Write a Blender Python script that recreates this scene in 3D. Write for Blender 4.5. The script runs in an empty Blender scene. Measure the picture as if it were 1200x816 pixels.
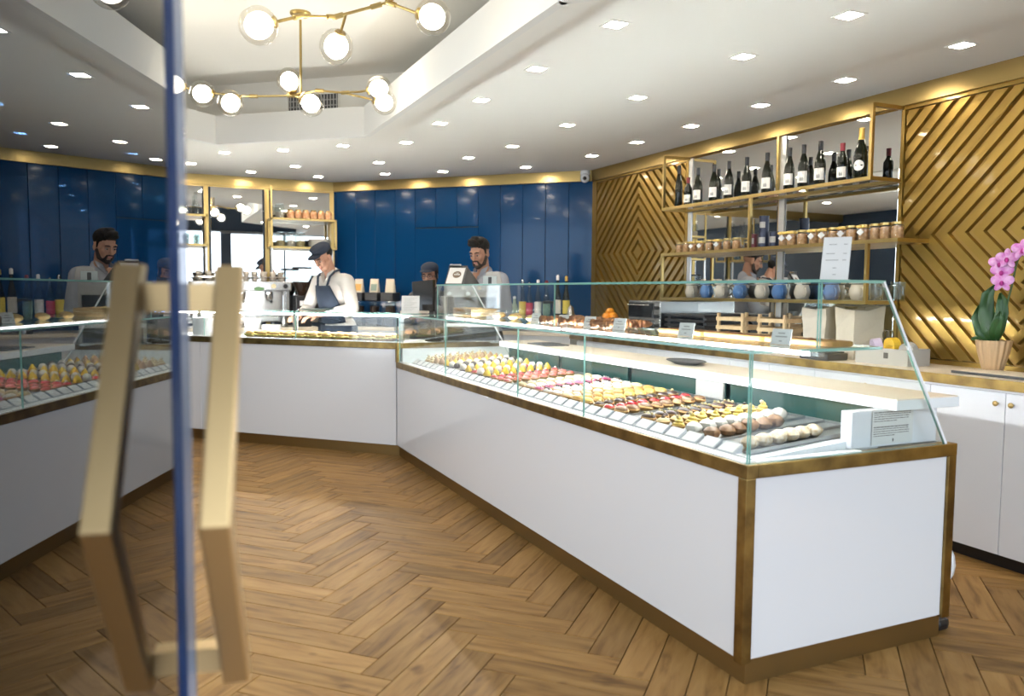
import bpy, bmesh, math, random
from mathutils import Vector, Matrix, Euler
from mathutils.geometry import tessellate_polygon
random.seed(7)
C = bpy.context.scene.collection
SC = bpy.context.scene
R = math.radians
PI = math.pi

# ------------------------------------------------------------------ camera, world, exposure
cd = bpy.data.cameras.new('camera'); cam = bpy.data.objects.new('camera', cd); C.objects.link(cam)
cd.sensor_width = 36.0; cd.lens = 28.0; cd.clip_start = 0.05
yaw, pitch, roll = R(24.6), math.atan((408-341.3)/933.0), R(-0.44)
fw = Vector((math.sin(yaw)*math.cos(pitch), math.cos(yaw)*math.cos(pitch), -math.sin(pitch)))
r0 = Vector((math.cos(yaw), -math.sin(yaw), 0)); u0 = r0.cross(fw)
rt = r0*math.cos(roll) - u0*math.sin(roll); up = u0*math.cos(roll) + r0*math.sin(roll)
cam.matrix_world = Matrix(((rt.x, up.x, -fw.x, 0), (rt.y, up.y, -fw.y, 0), (rt.z, up.z, -fw.z, 1.4), (0, 0, 0, 1)))
cd.dof.use_dof = True; cd.dof.focus_distance = 4.6; cd.dof.aperture_fstop = 2.2
SC.camera = cam

WORLD_STRENGTH = 3.7
w = bpy.data.worlds.new('overcast_sky'); SC.world = w; w.use_nodes = True
nt = w.node_tree; bg = nt.nodes['Background']
tc = nt.nodes.new('ShaderNodeTexCoord'); sx = nt.nodes.new('ShaderNodeSeparateXYZ'); rmp = nt.nodes.new('ShaderNodeValToRGB')
nt.links.new(tc.outputs['Generated'], sx.inputs[0]); nt.links.new(sx.outputs['Z'], rmp.inputs[0]); nt.links.new(rmp.outputs[0], bg.inputs[0])
rmp.color_ramp.elements[0].position = 0.0; rmp.color_ramp.elements[0].color = (.80, .88, 1.0, 1)
rmp.color_ramp.elements[1].position = 0.7; rmp.color_ramp.elements[1].color = (.80, .90, 1.0, 1)
bg.inputs[1].default_value = WORLD_STRENGTH
for nm, x0, x1, z0, z1 in (('daylight_portal_doorway', -.28, 1.58, .02, 2.72), ('daylight_portal_window', 1.8, 4.3, .12, 2.72)):
    ld = bpy.data.lights.new(nm, 'AREA'); ld.shape = 'RECTANGLE'; ld.size = x1-x0; ld.size_y = z1-z0; ld.cycles.is_portal = True
    lo = bpy.data.objects.new(nm, ld); C.objects.link(lo); lo.location = ((x0+x1)/2, -.3, (z0+z1)/2); lo.rotation_euler = (R(90), 0, 0)
sl = bpy.data.lights.new('sun', 'SUN'); sl.energy = 4.5; sl.angle = R(1.0); sl.color = (1, .98, .95)
so = bpy.data.objects.new('sun', sl); C.objects.link(so); so.rotation_euler = (R(24), 0, R(8))
ld = bpy.data.lights.new('daylight_portal_side', 'AREA'); ld.shape = 'RECTANGLE'; ld.size = 2.18; ld.size_y = 5.55; ld.cycles.is_portal = True  # sky portal for the added side window
lo = bpy.data.objects.new('daylight_portal_side', ld); C.objects.link(lo); lo.location = (-1.95, 3.2, 1.61); lo.rotation_euler = (0, R(-90), 0)
DOWNLIGHT, GLOBE, LEDSTRIP = 130.0, 15.0, 165.0
SC.view_settings.view_transform = 'Standard'; SC.view_settings.look = 'None'
SC.view_settings.gamma = 1.0; SC.view_settings.use_curve_mapping = False; SC.view_settings.exposure = 0.30
cy = SC.cycles
cy.use_denoising = True; cy.max_bounces = 12; cy.transparent_max_bounces = 40; cy.glossy_bounces = 6; cy.diffuse_bounces = 4
cy.caustics_reflective = False; cy.caustics_refractive = False; cy.sample_clamp_indirect = 6.0; cy.use_light_tree = True

# ------------------------------------------------------------------ materials
def mat(name, col, rough=.5, metal=0., coat=0., emit=None, es=0., spec=.5, alpha=1., trans=0., noise=None, bump=None, sheen=0., obj_random=0.):
    m = bpy.data.materials.new(name); m.use_nodes = True; n = m.node_tree; b = n.nodes['Principled BSDF']
    b.inputs['Base Color'].default_value = (*col, 1); b.inputs['Roughness'].default_value = rough; b.inputs['Metallic'].default_value = metal
    b.inputs['Coat Weight'].default_value = coat; b.inputs['Coat Roughness'].default_value = .04; b.inputs['Specular IOR Level'].default_value = spec
    b.inputs['Alpha'].default_value = alpha; b.inputs['Transmission Weight'].default_value = trans; b.inputs['Sheen Weight'].default_value = sheen
    if emit: b.inputs['Emission Color'].default_value = (*emit, 1); b.inputs['Emission Strength'].default_value = es
    if noise:                                   # (scale, second colour, (lo, hi))
        t = n.nodes.new('ShaderNodeTexCoord'); x = n.nodes.new('ShaderNodeTexNoise'); x.inputs['Scale'].default_value = noise[0]; x.inputs['Detail'].default_value = 6
        r = n.nodes.new('ShaderNodeValToRGB'); lo, hi = noise[2] if len(noise) > 2 else (.35, .65)
        r.color_ramp.elements[0].position = lo; r.color_ramp.elements[1].position = hi
        r.color_ramp.elements[0].color = (*col, 1); r.color_ramp.elements[1].color = (*noise[1], 1)
        n.links.new(t.outputs['Object'], x.inputs['Vector']); n.links.new(x.outputs['Fac'], r.inputs[0]); n.links.new(r.outputs[0], b.inputs['Base Color'])
    if bump:                                    # (scale, strength)
        t = n.nodes.new('ShaderNodeTexCoord'); x = n.nodes.new('ShaderNodeTexNoise'); x.inputs['Scale'].default_value = bump[0]; x.inputs['Detail'].default_value = 4
        u = n.nodes.new('ShaderNodeBump'); u.inputs['Strength'].default_value = bump[1]; u.inputs['Distance'].default_value = .01
        n.links.new(t.outputs['Object'], x.inputs['Vector']); n.links.new(x.outputs['Fac'], u.inputs['Height']); n.links.new(u.outputs[0], b.inputs['Normal'])
    return m
def glass(name, tint=(.97, .99, .985), ior=1.5, gl=(1, 1, 1), rough=0.):
    m = bpy.data.materials.new(name); m.use_nodes = True; n = m.node_tree; n.nodes.clear()
    o = n.nodes.new('ShaderNodeOutputMaterial'); mx = n.nodes.new('ShaderNodeMixShader'); tr = n.nodes.new('ShaderNodeBsdfTransparent'); g = n.nodes.new('ShaderNodeBsdfGlossy')
    f = n.nodes.new('ShaderNodeFresnel'); ge = n.nodes.new('ShaderNodeNewGeometry'); mr = n.nodes.new('ShaderNodeMapRange')
    mr.inputs['To Min'].default_value = ior; mr.inputs['To Max'].default_value = 1/ior
    n.links.new(ge.outputs['Backfacing'], mr.inputs['Value']); n.links.new(mr.outputs[0], f.inputs['IOR'])
    tr.inputs[0].default_value = (*tint, 1); g.inputs[0].default_value = (*gl, 1); g.inputs['Roughness'].default_value = rough
    n.links.new(f.outputs[0], mx.inputs[0]); n.links.new(tr.outputs[0], mx.inputs[1]); n.links.new(g.outputs[0], mx.inputs[2]); n.links.new(mx.outputs[0], o.inputs[0])
    return m
def wood_floor():
    m = bpy.data.materials.new('oak_plank'); m.use_nodes = True; n = m.node_tree; b = n.nodes['Principled BSDF']; L = n.links.new
    uv = n.nodes.new('ShaderNodeUVMap'); oi = n.nodes.new('ShaderNodeObjectInfo'); ge = n.nodes.new('ShaderNodeNewGeometry')
    ad = n.nodes.new('ShaderNodeMath'); ad.operation = 'ADD'; L(oi.outputs['Random'], ad.inputs[0]); L(ge.outputs['Random Per Island'], ad.inputs[1])
    fr = n.nodes.new('ShaderNodeMath'); fr.operation = 'FRACT'; L(ad.outputs[0], fr.inputs[0])
    sc = n.nodes.new('ShaderNodeVectorMath'); sc.operation = 'MULTIPLY'; sc.inputs[1].default_value = (2.2, 15, 1); L(uv.outputs[0], sc.inputs[0])
    mu = n.nodes.new('ShaderNodeMath'); mu.operation = 'MULTIPLY'; mu.inputs[1].default_value = 91.7; L(fr.outputs[0], mu.inputs[0])
    of = n.nodes.new('ShaderNodeVectorMath'); of.operation = 'ADD'; L(sc.outputs[0], of.inputs[0]); L(mu.outputs[0], of.inputs[1])
    nz = n.nodes.new('ShaderNodeTexNoise'); nz.inputs['Scale'].default_value = 1.6; nz.inputs['Detail'].default_value = 8; nz.inputs['Distortion'].default_value = .6; L(of.outputs[0], nz.inputs['Vector'])
    rp = n.nodes.new('ShaderNodeValToRGB'); e = rp.color_ramp.elements
    e[0].position = .28; e[0].color = (.135, .068, .021, 1); e[1].position = .74; e[1].color = (.30, .172, .060, 1)
    k = e.new(.46); k.color = (.228, .121, .038, 1)
    L(nz.outputs['Fac'], rp.inputs[0])
    sc2 = n.nodes.new('ShaderNodeVectorMath'); sc2.operation = 'MULTIPLY'; sc2.inputs[1].default_value = (5, 9, 1); L(uv.outputs[0], sc2.inputs[0])
    of2 = n.nodes.new('ShaderNodeVectorMath'); of2.operation = 'ADD'; L(sc2.outputs[0], of2.inputs[0]); L(mu.outputs[0], of2.inputs[1])
    kn = n.nodes.new('ShaderNodeTexNoise'); kn.inputs['Scale'].default_value = 1.1; kn.inputs['Detail'].default_value = 2; L(of2.outputs[0], kn.inputs['Vector'])
    kr = n.nodes.new('ShaderNodeValToRGB'); kr.color_ramp.elements[0].position = .66; kr.color_ramp.elements[1].position = .80
    kr.color_ramp.elements[0].color = (1, 1, 1, 1); kr.color_ramp.elements[1].color = (.42, .36, .32, 1); L(kn.outputs['Fac'], kr.inputs[0])
    mk = n.nodes.new('ShaderNodeMix'); mk.data_type = 'RGBA'; mk.blend_type = 'MULTIPLY'; mk.inputs[0].default_value = 1; L(rp.outputs[0], mk.inputs[6]); L(kr.outputs[0], mk.inputs[7])
    hs = n.nodes.new('ShaderNodeHueSaturation'); vr = n.nodes.new('ShaderNodeMapRange'); vr.inputs['To Min'].default_value = .78; vr.inputs['To Max'].default_value = 1.2
    L(fr.outputs[0], vr.inputs['Value']); L(vr.outputs[0], hs.inputs['Value']); L(mk.outputs[2], hs.inputs['Color']); L(hs.outputs[0], b.inputs['Base Color'])
    b.inputs['Roughness'].default_value = .48; b.inputs['Specular IOR Level'].default_value = .12
    bp = n.nodes.new('ShaderNodeBump'); bp.inputs['Strength'].default_value = .12; bp.inputs['Distance'].default_value = .003; L(nz.outputs['Fac'], bp.inputs['Height']); L(bp.outputs[0], b.inputs['Normal'])
    return m
M = dict(
 ceiling=mat('ceiling_paint', (.91, .89, .84), .85), white=mat('white_laminate', (.66, .65, .66), .16, coat=.4),
 cabinet=mat('white_cabinet', (.74, .75, .78), .35), brass=mat('aged_brass', (.40, .27, .09), .34, 1, noise=(9, (.20, .13, .05)), bump=(60, .04)),
 goldtrim=mat('gold_trim', (.50, .365, .145), .3, 1), gold=mat('gold_lacquer', (.34, .215, .047), .30, .75, coat=.3, bump=(90, .05)), goldback=mat('gold_groove', (.36, .22, .06), .4, .7),
 kick=mat('brass_kick', (.30, .195, .075), .35, .9), blue=mat('blue_lacquer', (.003, .040, .125), .14, coat=.10, spec=.20), bluejoint=mat('dark_joint', (.004, .016, .04), .4),
 navy=mat('navy_paint', (.012, .03, .06), .5), mirror=mat('mirror_silver', (.90, .91, .90), .0, 1), silver=mat('brushed_silver', (.74, .74, .73), .25, .6),
 steel=mat('stainless_steel', (.46, .46, .45), .26, 1), tray=mat('metal_tray', (.42, .43, .43), .28, .9), chrome=mat('chrome', (.8, .8, .8), .08, 1), black=mat('black_plastic', (.012, .012, .013), .35), blackgloss=mat('black_gloss', (.01, .01, .011), .08),
 dark=mat('dark_grey', (.045, .047, .05), .5), grey=mat('warm_grey', (.35, .34, .32), .5), paper=mat('paper', (.68, .67, .65), .7), ink=mat('ink', (.05, .05, .06), .7),
 darkglass=mat('dark_green_glass', (.02, .055, .05), .08), glass=glass('clear_glass'), glassedge=mat('green_glass_edge', (.20, .42, .36), .08, spec=.8, alpha=.9),
 doorglass=glass('tinted_door_glass', (.06, .10, .16), 1.75), gasket=mat('clear_gasket', (.30, .33, .40), .25, alpha=.6), dooredge=mat('blue_glass_edge', (.005, .034, .135), .6, spec=.10), globe=glass('globe_glass', (.93, .915, .88), 1.6),
 lamp=mat('lamp_bulb', (1, 1, 1), emit=(1, .93, .78), es=GLOBE), down=mat('downlight_diffuser', (1, 1, 1), emit=(1, .89, .73), es=DOWNLIGHT), led=mat('led_tube', (1, 1, 1), emit=(.95, .98, 1), es=LEDSTRIP), led3=mat('led_tube_mirror', (1, 1, 1), emit=(1, .94, .84), es=LEDSTRIP*1.1), led2=mat('led_tube_upper', (1, 1, 1), emit=(1, .97, .92), es=LEDSTRIP*.95),
 worktop=mat('pale_worktop', (.84, .75, .62), .3, noise=(3, (.78, .67, .53))), plank=wood_floor(), subfloor=mat('dark_grout', (.05, .033, .02), .8),
 handle=mat('satin_gold_handle', (.66, .47, .23), .38, .75), wineglass=mat('dark_wine_glass', (.006, .008, .004), .05, spec=.4), label=mat('label_paper', (.80, .77, .72), .6), capsule_red=mat('red_capsule', (.22, .02, .03), .35), capsule_black=mat('black_capsule', (.015, .013, .014), .35), foilgold=mat('gold_foil', (.70, .46, .12), .35, .8),
 cookie=mat('biscuit_filling', (.72, .42, .20), .7, noise=(40, (.46, .20, .07))), ribbon=mat('yellow_ribbon', (.75, .50, .12), .5), tin=mat('navy_tin', (.02, .025, .05), .3, .3), tinred=mat('red_tin', (.16, .03, .04), .35),
 mugblue=mat('blue_glaze', (.08, .19, .42), .15), mugbeige=mat('beige_glaze', (.60, .53, .44), .25), crate=mat('pale_crate_wood', (.66, .49, .28), .7, noise=(14, (.50, .34, .18))), bag=mat('paper_bag', (.56, .50, .41), .8, bump=(25, .5)),
 bread=mat('focaccia', (.36, .19, .05), .8, noise=(22, (.27, .125, .035)), bump=(30, .6)), pastrybrown=mat('baked_brown', (.30, .115, .03), .6, noise=(30, (.15, .05, .015)), bump=(40, .6)), orange=mat('orange_peel', (.86, .31, .02), .4, bump=(150, .15)),
 purple=mat('orchid_petal', (.62, .16, .52), .55, noise=(30, (.78, .45, .72))), lip=mat('orchid_lip', (.45, .03, .25), .5), leaf=mat('orchid_leaf', (.022, .075, .018), .35), stem=mat('orchid_stem', (.06, .10, .03), .5), pot=mat('ribbed_gold_pot', (.62, .44, .26), .35, .6), soil=mat('bark_soil', (.06, .04, .025), .9, bump=(60, 1)),
 skin=mat('skin', (.38, .205, .135), .55), skin_b=mat('skin_warm', (.34, .175, .115), .55), hair=mat('black_hair', (.008, .007, .006), .7, bump=(120, .5), spec=.2), beard=mat('short_beard', (.035, .024, .019), .8, bump=(200, .5)), lips=mat('lips', (.42, .17, .14), .5), eye=mat('eye_white', (.38, .34, .31), .5), iris=mat('iris', (.03, .018, .012), .2),
 capblue=mat('navy_cap_cloth', (.012, .019, .038), .85, bump=(300, .3)), apron=mat('navy_apron', (.012, .024, .046), .85, bump=(300, .3)), whitecloth=mat('white_jacket_cloth', (.52, .50, .47), .8, bump=(14, .35)), shirt=mat('grey_blue_shirt', (.31, .33, .38), .8, bump=(14, .35)), darkcloth=mat('dark_cloth', (.03, .03, .035), .85), denim=mat('denim_cloth', (.04, .075, .14), .85), shoe=mat('shoe', (.02, .02, .02), .5), frame=mat('spectacle_frame', (.02, .015, .015), .3), glove=mat('thin_glove', (.72, .68, .66), .4),
 salad=mat('lettuce', (.40, .38, .07), .6, bump=(40, .8)), bun=mat('bread_bun', (.60, .40, .15), .6, noise=(20, (.46, .26, .08))), cheese=mat('cheese_slice', (.80, .62, .20), .5), plate=mat('white_china', (.84, .85, .86), .15),
 pwhite=mat('icing_sugar', (.58, .49, .37), .8, noise=(60, (.44, .29, .14), (.40, .70))), pyellow=mat('yellow_cream', (.50, .35, .065), .5), pcream=mat('cream_filling', (.50, .39, .19), .5), pchoc=mat('chocolate_glaze', (.030, .012, .007), .3), pbrown=mat('praline', (.20, .10, .04), .5, noise=(60, (.11, .05, .02))), pred=mat('red_jelly', (.34, .006, .012), .12, coat=.5), ppink=mat('pink_glaze', (.36, .02, .10), .3), pstraw=mat('strawberry_glaze', (.42, .06, .045), .2, coat=.5), pcase=mat('pastry_case', (.44, .25, .09), .7), pyel=mat('lemon_glaze', (.58, .36, .005), .35), ptan=mat('tan_mousse', (.30, .17, .08), .5), pgold=mat('caramel', (.38, .21, .03), .3), pmeringue=mat('meringue', (.54, .51, .45), .6), pmer=mat('white_enamel', (.84, .84, .82), .5),
 acrylic=mat('frosted_acrylic', (.60, .64, .68), .25, alpha=.7), screen=mat('card_screen', (.42, .48, .48), .3), wicker=mat('wicker', (.42, .27, .12), .8, bump=(80, 1)), copper=mat('amber_jar', (.60, .22, .07), .3, noise=(25, (.75, .50, .30))), syr_y=mat('yellow_label', (.78, .62, .10), .5), syr_r=mat('red_label', (.55, .05, .10), .5), syr_g=mat('green_label', (.30, .50, .40), .5), bottle=glass('bottle_glass', (.86, .89, .88), 1.5), beans=mat('coffee_beans', (.035, .015, .008), .4), paving=mat('pale_paving', (.68, .67, .66), .9), asphalt=mat('asphalt', (.17, .17, .18), .9), lilac=mat('lilac_tape', (.52, .43, .58), .5), yellowtape=mat('yellow_tape', (.80, .48, .03), .4), greybox=mat('grey_box', (.42, .40, .36), .7), frost=mat('aluminium_grille', (.55, .55, .55), .4, .5), bagor=mat('orange_pack', (.75, .42, .12), .6), baggr=mat('green_pack', (.28, .36, .30), .6), bagcream=mat('cream_pack', (.74, .66, .52), .6), plastic=mat('white_plastic', (.78, .80, .82), .4))

# ------------------------------------------------------------------ mesh helpers
class MB:
    def __init__(s): s.v = []; s.f = []; s.m = []; s.uv = None
    def add(s, vs, fs, mi=0):
        b = len(s.v); s.v += [tuple(v) for v in vs]; s.f += [tuple(b+i for i in f) for f in fs]
        s.m += mi if isinstance(mi, list) else [mi]*len(fs); return s
    def hexa(s, p, mi=0):        # p: 4 bottom (ccw) + 4 top
        return s.add(p, [(3, 2, 1, 0), (4, 5, 6, 7), (0, 1, 5, 4), (1, 2, 6, 5), (2, 3, 7, 6), (3, 0, 4, 7)], mi)
    def box(s, x0, x1, y0, y1, z0, z1, mi=0, bev=0.):
        if bev <= 0: return s.hexa([(x0, y0, z0), (x1, y0, z0), (x1, y1, z0), (x0, y1, z0), (x0, y0, z1), (x1, y0, z1), (x1, y1, z1), (x0, y1, z1)], mi)
        bm = bmesh.new(); bmesh.ops.create_cube(bm, size=1)
        for v in bm.verts: v.co = Vector((x0+(v.co.x+.5)*(x1-x0), y0+(v.co.y+.5)*(y1-y0), z0+(v.co.z+.5)*(z1-z0)))
        bmesh.ops.bevel(bm, geom=bm.edges[:], offset=bev, segments=2, affect='EDGES', profile=.6)
        return s.bm(bm, mi)
    def bm(s, bm, mi=0):
        bm.verts.index_update(); s.add([v.co.copy() for v in bm.verts], [[v.index for v in f.verts] for f in bm.faces], mi); bm.free(); return s
    def prism(s, poly, a, b, axis='z', mi=0):  # polygon extruded along axis from a to b
        n = len(poly); P = lambda q, t: {'z': (q[0], q[1], t), 'x': (t, q[0], q[1]), 'y': (q[0], t, q[1])}[axis]
        vs = [P(q, a) for q in poly]+[P(q, b) for q in poly]
        return s.add(vs, [tuple(range(n))[::-1], tuple(range(n, 2*n))]+[(i, (i+1) % n, n+(i+1) % n, n+i) for i in range(n)], mi)
    def lathe(s, prof, c=(0, 0, 0), n=20, mi=0, rib=0, ribn=0, mis=None):
        vs = []; fs = []; ms = []
        for r, z in prof:
            for k in range(n):
                a = 2*PI*k/n; rr = r*(1+(rib*math.cos(a*ribn) if ribn else 0)); vs.append((c[0]+rr*math.cos(a), c[1]+rr*math.sin(a), c[2]+z))
        for i in range(len(prof)-1):
            for k in range(n):
                fs.append((i*n+k, i*n+(k+1) % n, (i+1)*n+(k+1) % n, (i+1)*n+k)); ms.append(mis[i] if mis else mi)
        fs.append(tuple(range(n))[::-1]); ms.append(mis[0] if mis else mi); q = (len(prof)-1)*n; fs.append(tuple(range(q, q+n))); ms.append(mis[-1] if mis else mi)
        return s.add(vs, fs, ms)
    def tube(s, pts, r, n=8, mi=0, cap=True):
        pts = [Vector(p) for p in pts]; rs = r if isinstance(r, (list, tuple)) else [r]*len(pts); vs = []; fs = []; ref = None
        for i, p in enumerate(pts):
            d = (pts[min(i+1, len(pts)-1)]-pts[max(i-1, 0)]).normalized()
            if ref is None: ref = d.orthogonal().normalized()
            ref = (ref-d*ref.dot(d)); ref = ref.normalized() if ref.length > 1e-6 else d.orthogonal().normalized(); o = d.cross(ref)
            for k in range(n): a = 2*PI*k/n; vs.append(p+(ref*math.cos(a)+o*math.sin(a))*rs[i])
        for i in range(len(pts)-1):
            for k in range(n): fs.append((i*n+k, i*n+(k+1) % n, (i+1)*n+(k+1) % n, (i+1)*n+k))
        if cap: fs += [tuple(range(n))[::-1], tuple(range((len(pts)-1)*n, len(pts)*n))]
        return s.add(vs, fs, mi)
    def bar(s, a, b, w, h, mi=0, up=(0, 0, 1)):   # rectangular bar from a to b, w across, h along up
        a, b = Vector(a), Vector(b); d = (b-a).normalized(); u = Vector(up); u = u-d*u.dot(d)
        u = u.normalized() if u.length > 1e-6 else d.orthogonal().normalized(); o = d.cross(u)
        q = lambda p, i, j: p+o*(i*w/2)+u*(j*h/2)
        return s.hexa([q(a, -1, -1), q(a, 1, -1), q(b, 1, -1), q(b, -1, -1), q(a, -1, 1), q(a, 1, 1), q(b, 1, 1), q(b, -1, 1)], mi)
    def ball(s, c, r, n=10, m=7, mi=0, rot=None):
        r = r if isinstance(r, (list, tuple)) else (r, r, r); vs = []; fs = []
        T = (lambda v: rot @ Vector(v)) if rot else Vector
        c = Vector(c); vs.append(c+T((0, 0, -r[2])))
        for i in range(1, m):
            t = -PI/2+PI*i/m
            for k in range(n): a = 2*PI*k/n; vs.append(c+T((r[0]*math.cos(t)*math.cos(a), r[1]*math.cos(t)*math.sin(a), r[2]*math.sin(t))))
        vs.append(c+T((0, 0, r[2]))); e = len(vs)-1
        for k in range(n): fs.append((0, 1+(k+1) % n, 1+k)); fs.append((e, e-n+k, e-n+(k+1) % n))
        for i in range(m-2):
            for k in range(n): fs.append((1+i*n+k, 1+i*n+(k+1) % n, 1+(i+1)*n+(k+1) % n, 1+(i+1)*n+k))
        return s.add(vs, fs, mi)
    def pane(s, p, t, mi=0, me=1):   # planar polygon p thickened by t along its normal; faces mi, edges me
        p = [Vector(q) for q in p]; nrm = (p[1]-p[0]).cross(p[2]-p[1]).normalized(); n = len(p)
        vs = [q-nrm*t/2 for q in p]+[q+nrm*t/2 for q in p]
        return s.add(vs, [tuple(range(n))[::-1], tuple(range(n, 2*n))]+[(i, (i+1) % n, n+(i+1) % n, n+i) for i in range(n)], [mi, mi]+[me]*n)
    def mesh(s, name, mats, smooth=False):
        me = bpy.data.meshes.new(name); me.from_pydata(s.v, [], s.f)
        for m in (mats if isinstance(mats, (list, tuple)) else [mats]): me.materials.append(M[m] if isinstance(m, str) else m)
        me.polygons.foreach_set('material_index', s.m)
        if smooth:
            me.polygons.foreach_set('use_smooth', [True]*len(me.polygons))
            try: me.set_sharp_from_angle(angle=R(38))
            except Exception: pass
        me.update(); return me
    def build(s, name, mats, parent=None, smooth=False, loc=None, rotz=None):
        o = bpy.data.objects.new(name, s.mesh(name, mats, smooth)); C.objects.link(o)
        if parent: o.parent = parent
        if loc is not None: o.location = loc
        if rotz is not None: o.rotation_euler = (0, 0, rotz)
        return o
def tag(o, label, cat, group=None):
    o['label'] = label; o['category'] = cat
    if group: o['group'] = group
    return o
def thing(name, label, cat, loc=(0, 0, 0), rotz=0., group=None):
    o = bpy.data.objects.new(name, None); C.objects.link(o); o.location = loc; o.rotation_euler = (0, 0, rotz); o.empty_display_size = .05
    return tag(o, label, cat, group)
def struct(o): o['kind'] = 'structure'; return o
def dup(o, loc, rotz=None, label=None, scale=None):
    def cp(x, par):
        c = x.copy(); C.objects.link(c)
        if par: c.parent = par
        for ch in x.children: cp(ch, c)
        return c
    r = cp(o, None); r.location = loc
    if rotz is not None: r.rotation_euler = (0, 0, rotz)
    if label: r['label'] = label
    if scale: r.scale = scale
    return r
ORD = 'first second third fourth fifth sixth seventh eighth ninth tenth eleventh twelfth'.split()
def ordw(i): return ORD[i] if i < 12 else ('%dth' % (i+1))

# ------------------------------------------------------------------ setting
XG, YM, ZC, ZU, XL = 4.45, 9.93, 2.71, 3.3, -1.7        # gold wall, mirror wall, ceiling, raised ceiling, left wall
XC = XG-(YM-7.6)                                       # corner of blue and mirror wall
TRAY = [(1.72, 3.285), (1.72, 6.82), (.6, 7.80), (-.5, 6.9), (-.5, .1), (3.3, .1), (3.3, 1.7)]
ROOM = [(XL, -.05), (XG, -.05), (XG, 7.6), (XC, YM), (XL, YM)]

fl = struct(MB().box(XL-.2, XG+.2, -.06, YM+.2, -.1, -.008).build('floor', 'subfloor'))
W, Lp, GAP = .133, .60, .0016
ex, ey = Vector((1, 1, 0))/math.sqrt(2), Vector((-1, 1, 0))/math.sqrt(2)
def plank_mesh(name):
    b = MB(); l, w_ = Lp/2-GAP, W/2-GAP; c = .0018
    b.v = [(-l, -w_, -.008), (l, -w_, -.008), (l, w_, -.008), (-l, w_, -.008), (-l, -w_, -c), (l, -w_, -c), (l, w_, -c), (-l, w_, -c), (-l+c, -w_+c, 0), (l-c, -w_+c, 0), (l-c, w_-c, 0), (-l+c, w_-c, 0)]
    for i in range(4):
        j = (i+1) % 4; b.f += [(i, j, 4+j, 4+i), (4+i, 4+j, 8+j, 8+i)]; b.m += [0, 0]
    b.f.append((8, 9, 10, 11)); b.m.append(0); return b
def add_uv(me, fn):
    uv = me.uv_layers.new(name='UVMap')
    for lp in me.loops: uv.data[lp.index].uv = fn(me.vertices[lp.vertex_index].co)
pb = plank_mesh('plank'); pme = pb.mesh('plank', 'plank'); add_uv(pme, lambda c: (c.x, c.y))
cells = []
def in_counter(x, y):
    if 2.24 < x < 2.62 and 2.5 < y < 6.5: return True
    n = ((x-1.88)+(y-6.43))/math.sqrt(2); u = (-(x-1.88)+(y-6.43))/math.sqrt(2)
    if .36 < n < .5 and -.2 < u < 3.2: return True
    return x > 4.2 or (x-XG)+(y-7.6) > -.15
for j in range(-9, 9):
    for k in range(-8, 140):
        for typ in (0, 1):
            c = ((k*W+Lp/2+j*Lp, k*W+W/2-j*Lp) if typ == 0 else (k*W+W/2+j*Lp, k*W+W+Lp/2-j*Lp))
            p = ex*c[0]+ey*c[1]+Vector((.77, .06, 0))
            if XL < p.x < XG+.1 and .2 < p.y < YM-.1 and not in_counter(p.x, p.y): cells.append((p.length+(4 if p.x < -.4 or (p.x > 1.9 and p.y > 3.2) else 0), p, typ))
cells.sort(key=lambda t: t[0])
rest = MB(); rest_uv = []
for i, (d, p, typ) in enumerate(cells):
    a = R(45) if typ == 0 else R(135)
    if random.random() < .5: a += PI
    if i < 285:
        o = bpy.data.objects.new('plank', pme); C.objects.link(o); o.parent = fl; o.location = p; o.rotation_euler = (0, 0, a)
    else:
        rm = Matrix.Rotation(a, 3, 'Z'); rest.add([rm @ Vector(v)+p for v in pb.v], pb.f); rest_uv += [(v[0], v[1]) for v in pb.v]
rme = rest.mesh('far_planks', 'plank'); uvl = rme.uv_layers.new(name='UVMap')
for lp in rme.loops: uvl.data[lp.index].uv = rest_uv[lp.vertex_index]
ro = bpy.data.objects.new('far_planks', rme); C.objects.link(ro); ro.parent = fl; ro['kind'] = 'stuff'

# ceilings
b = MB(); outer = [Vector((x, y, 0)) for x, y in ROOM]; hole = [Vector((x, y, 0)) for x, y in TRAY]
allp = outer+hole
for z, flip in ((ZC, False), (ZC+.03, True)):
    tri = tessellate_polygon([outer, hole]); b.add([(p.x, p.y, z) for p in allp], [t if flip else t[::-1] for t in tri])
cl = struct(b.build('ceiling', 'ceiling'))
lip = MB(); T = [Vector((x, y, 0)) for x, y in TRAY]
for i in list(range(0, 4))+[5, 6]:
    a, c = T[i], T[(i+1) % 7]; d = (c-a).normalized(); n = Vector((d.y, -d.x, 0))   # outward from the opening
    a2, c2 = a-d*.0, c+d*.0; t = .05
    lip.hexa([a2+Vector((0, 0, ZC-.001)), c2+Vector((0, 0, ZC-.001)), c2+n*t+Vector((0, 0, ZC-.001)), a2+n*t+Vector((0, 0, ZC-.001)), a2+Vector((0, 0, 2.965)), c2+Vector((0, 0, 2.965)), c2+n*t+Vector((0, 0, 2.965)), a2+n*t+Vector((0, 0, 2.965))])
lip.build('upstand', mat('upstand_white', (.86, .855, .83), .8), cl)
MB().prism([(x, y) for x, y in ROOM], ZU, ZU+.1).build('raised_ceiling', 'ceiling', cl)
cw = MB(); q0, q1 = Vector((2.35, 6.66, 0)), Vector((.468, 8.258, 0)); q2 = Vector((-1.4, 7.2, 0)); q3 = Vector((-1.4, -.04, 0))
cw.pane([q0+Vector((0, 0, ZC+.02)), q1+Vector((0, 0, ZC+.02)), q1+Vector((0, 0, ZU+.01)), q0+Vector((0, 0, ZU+.01))], .04, 0, 0)
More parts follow.
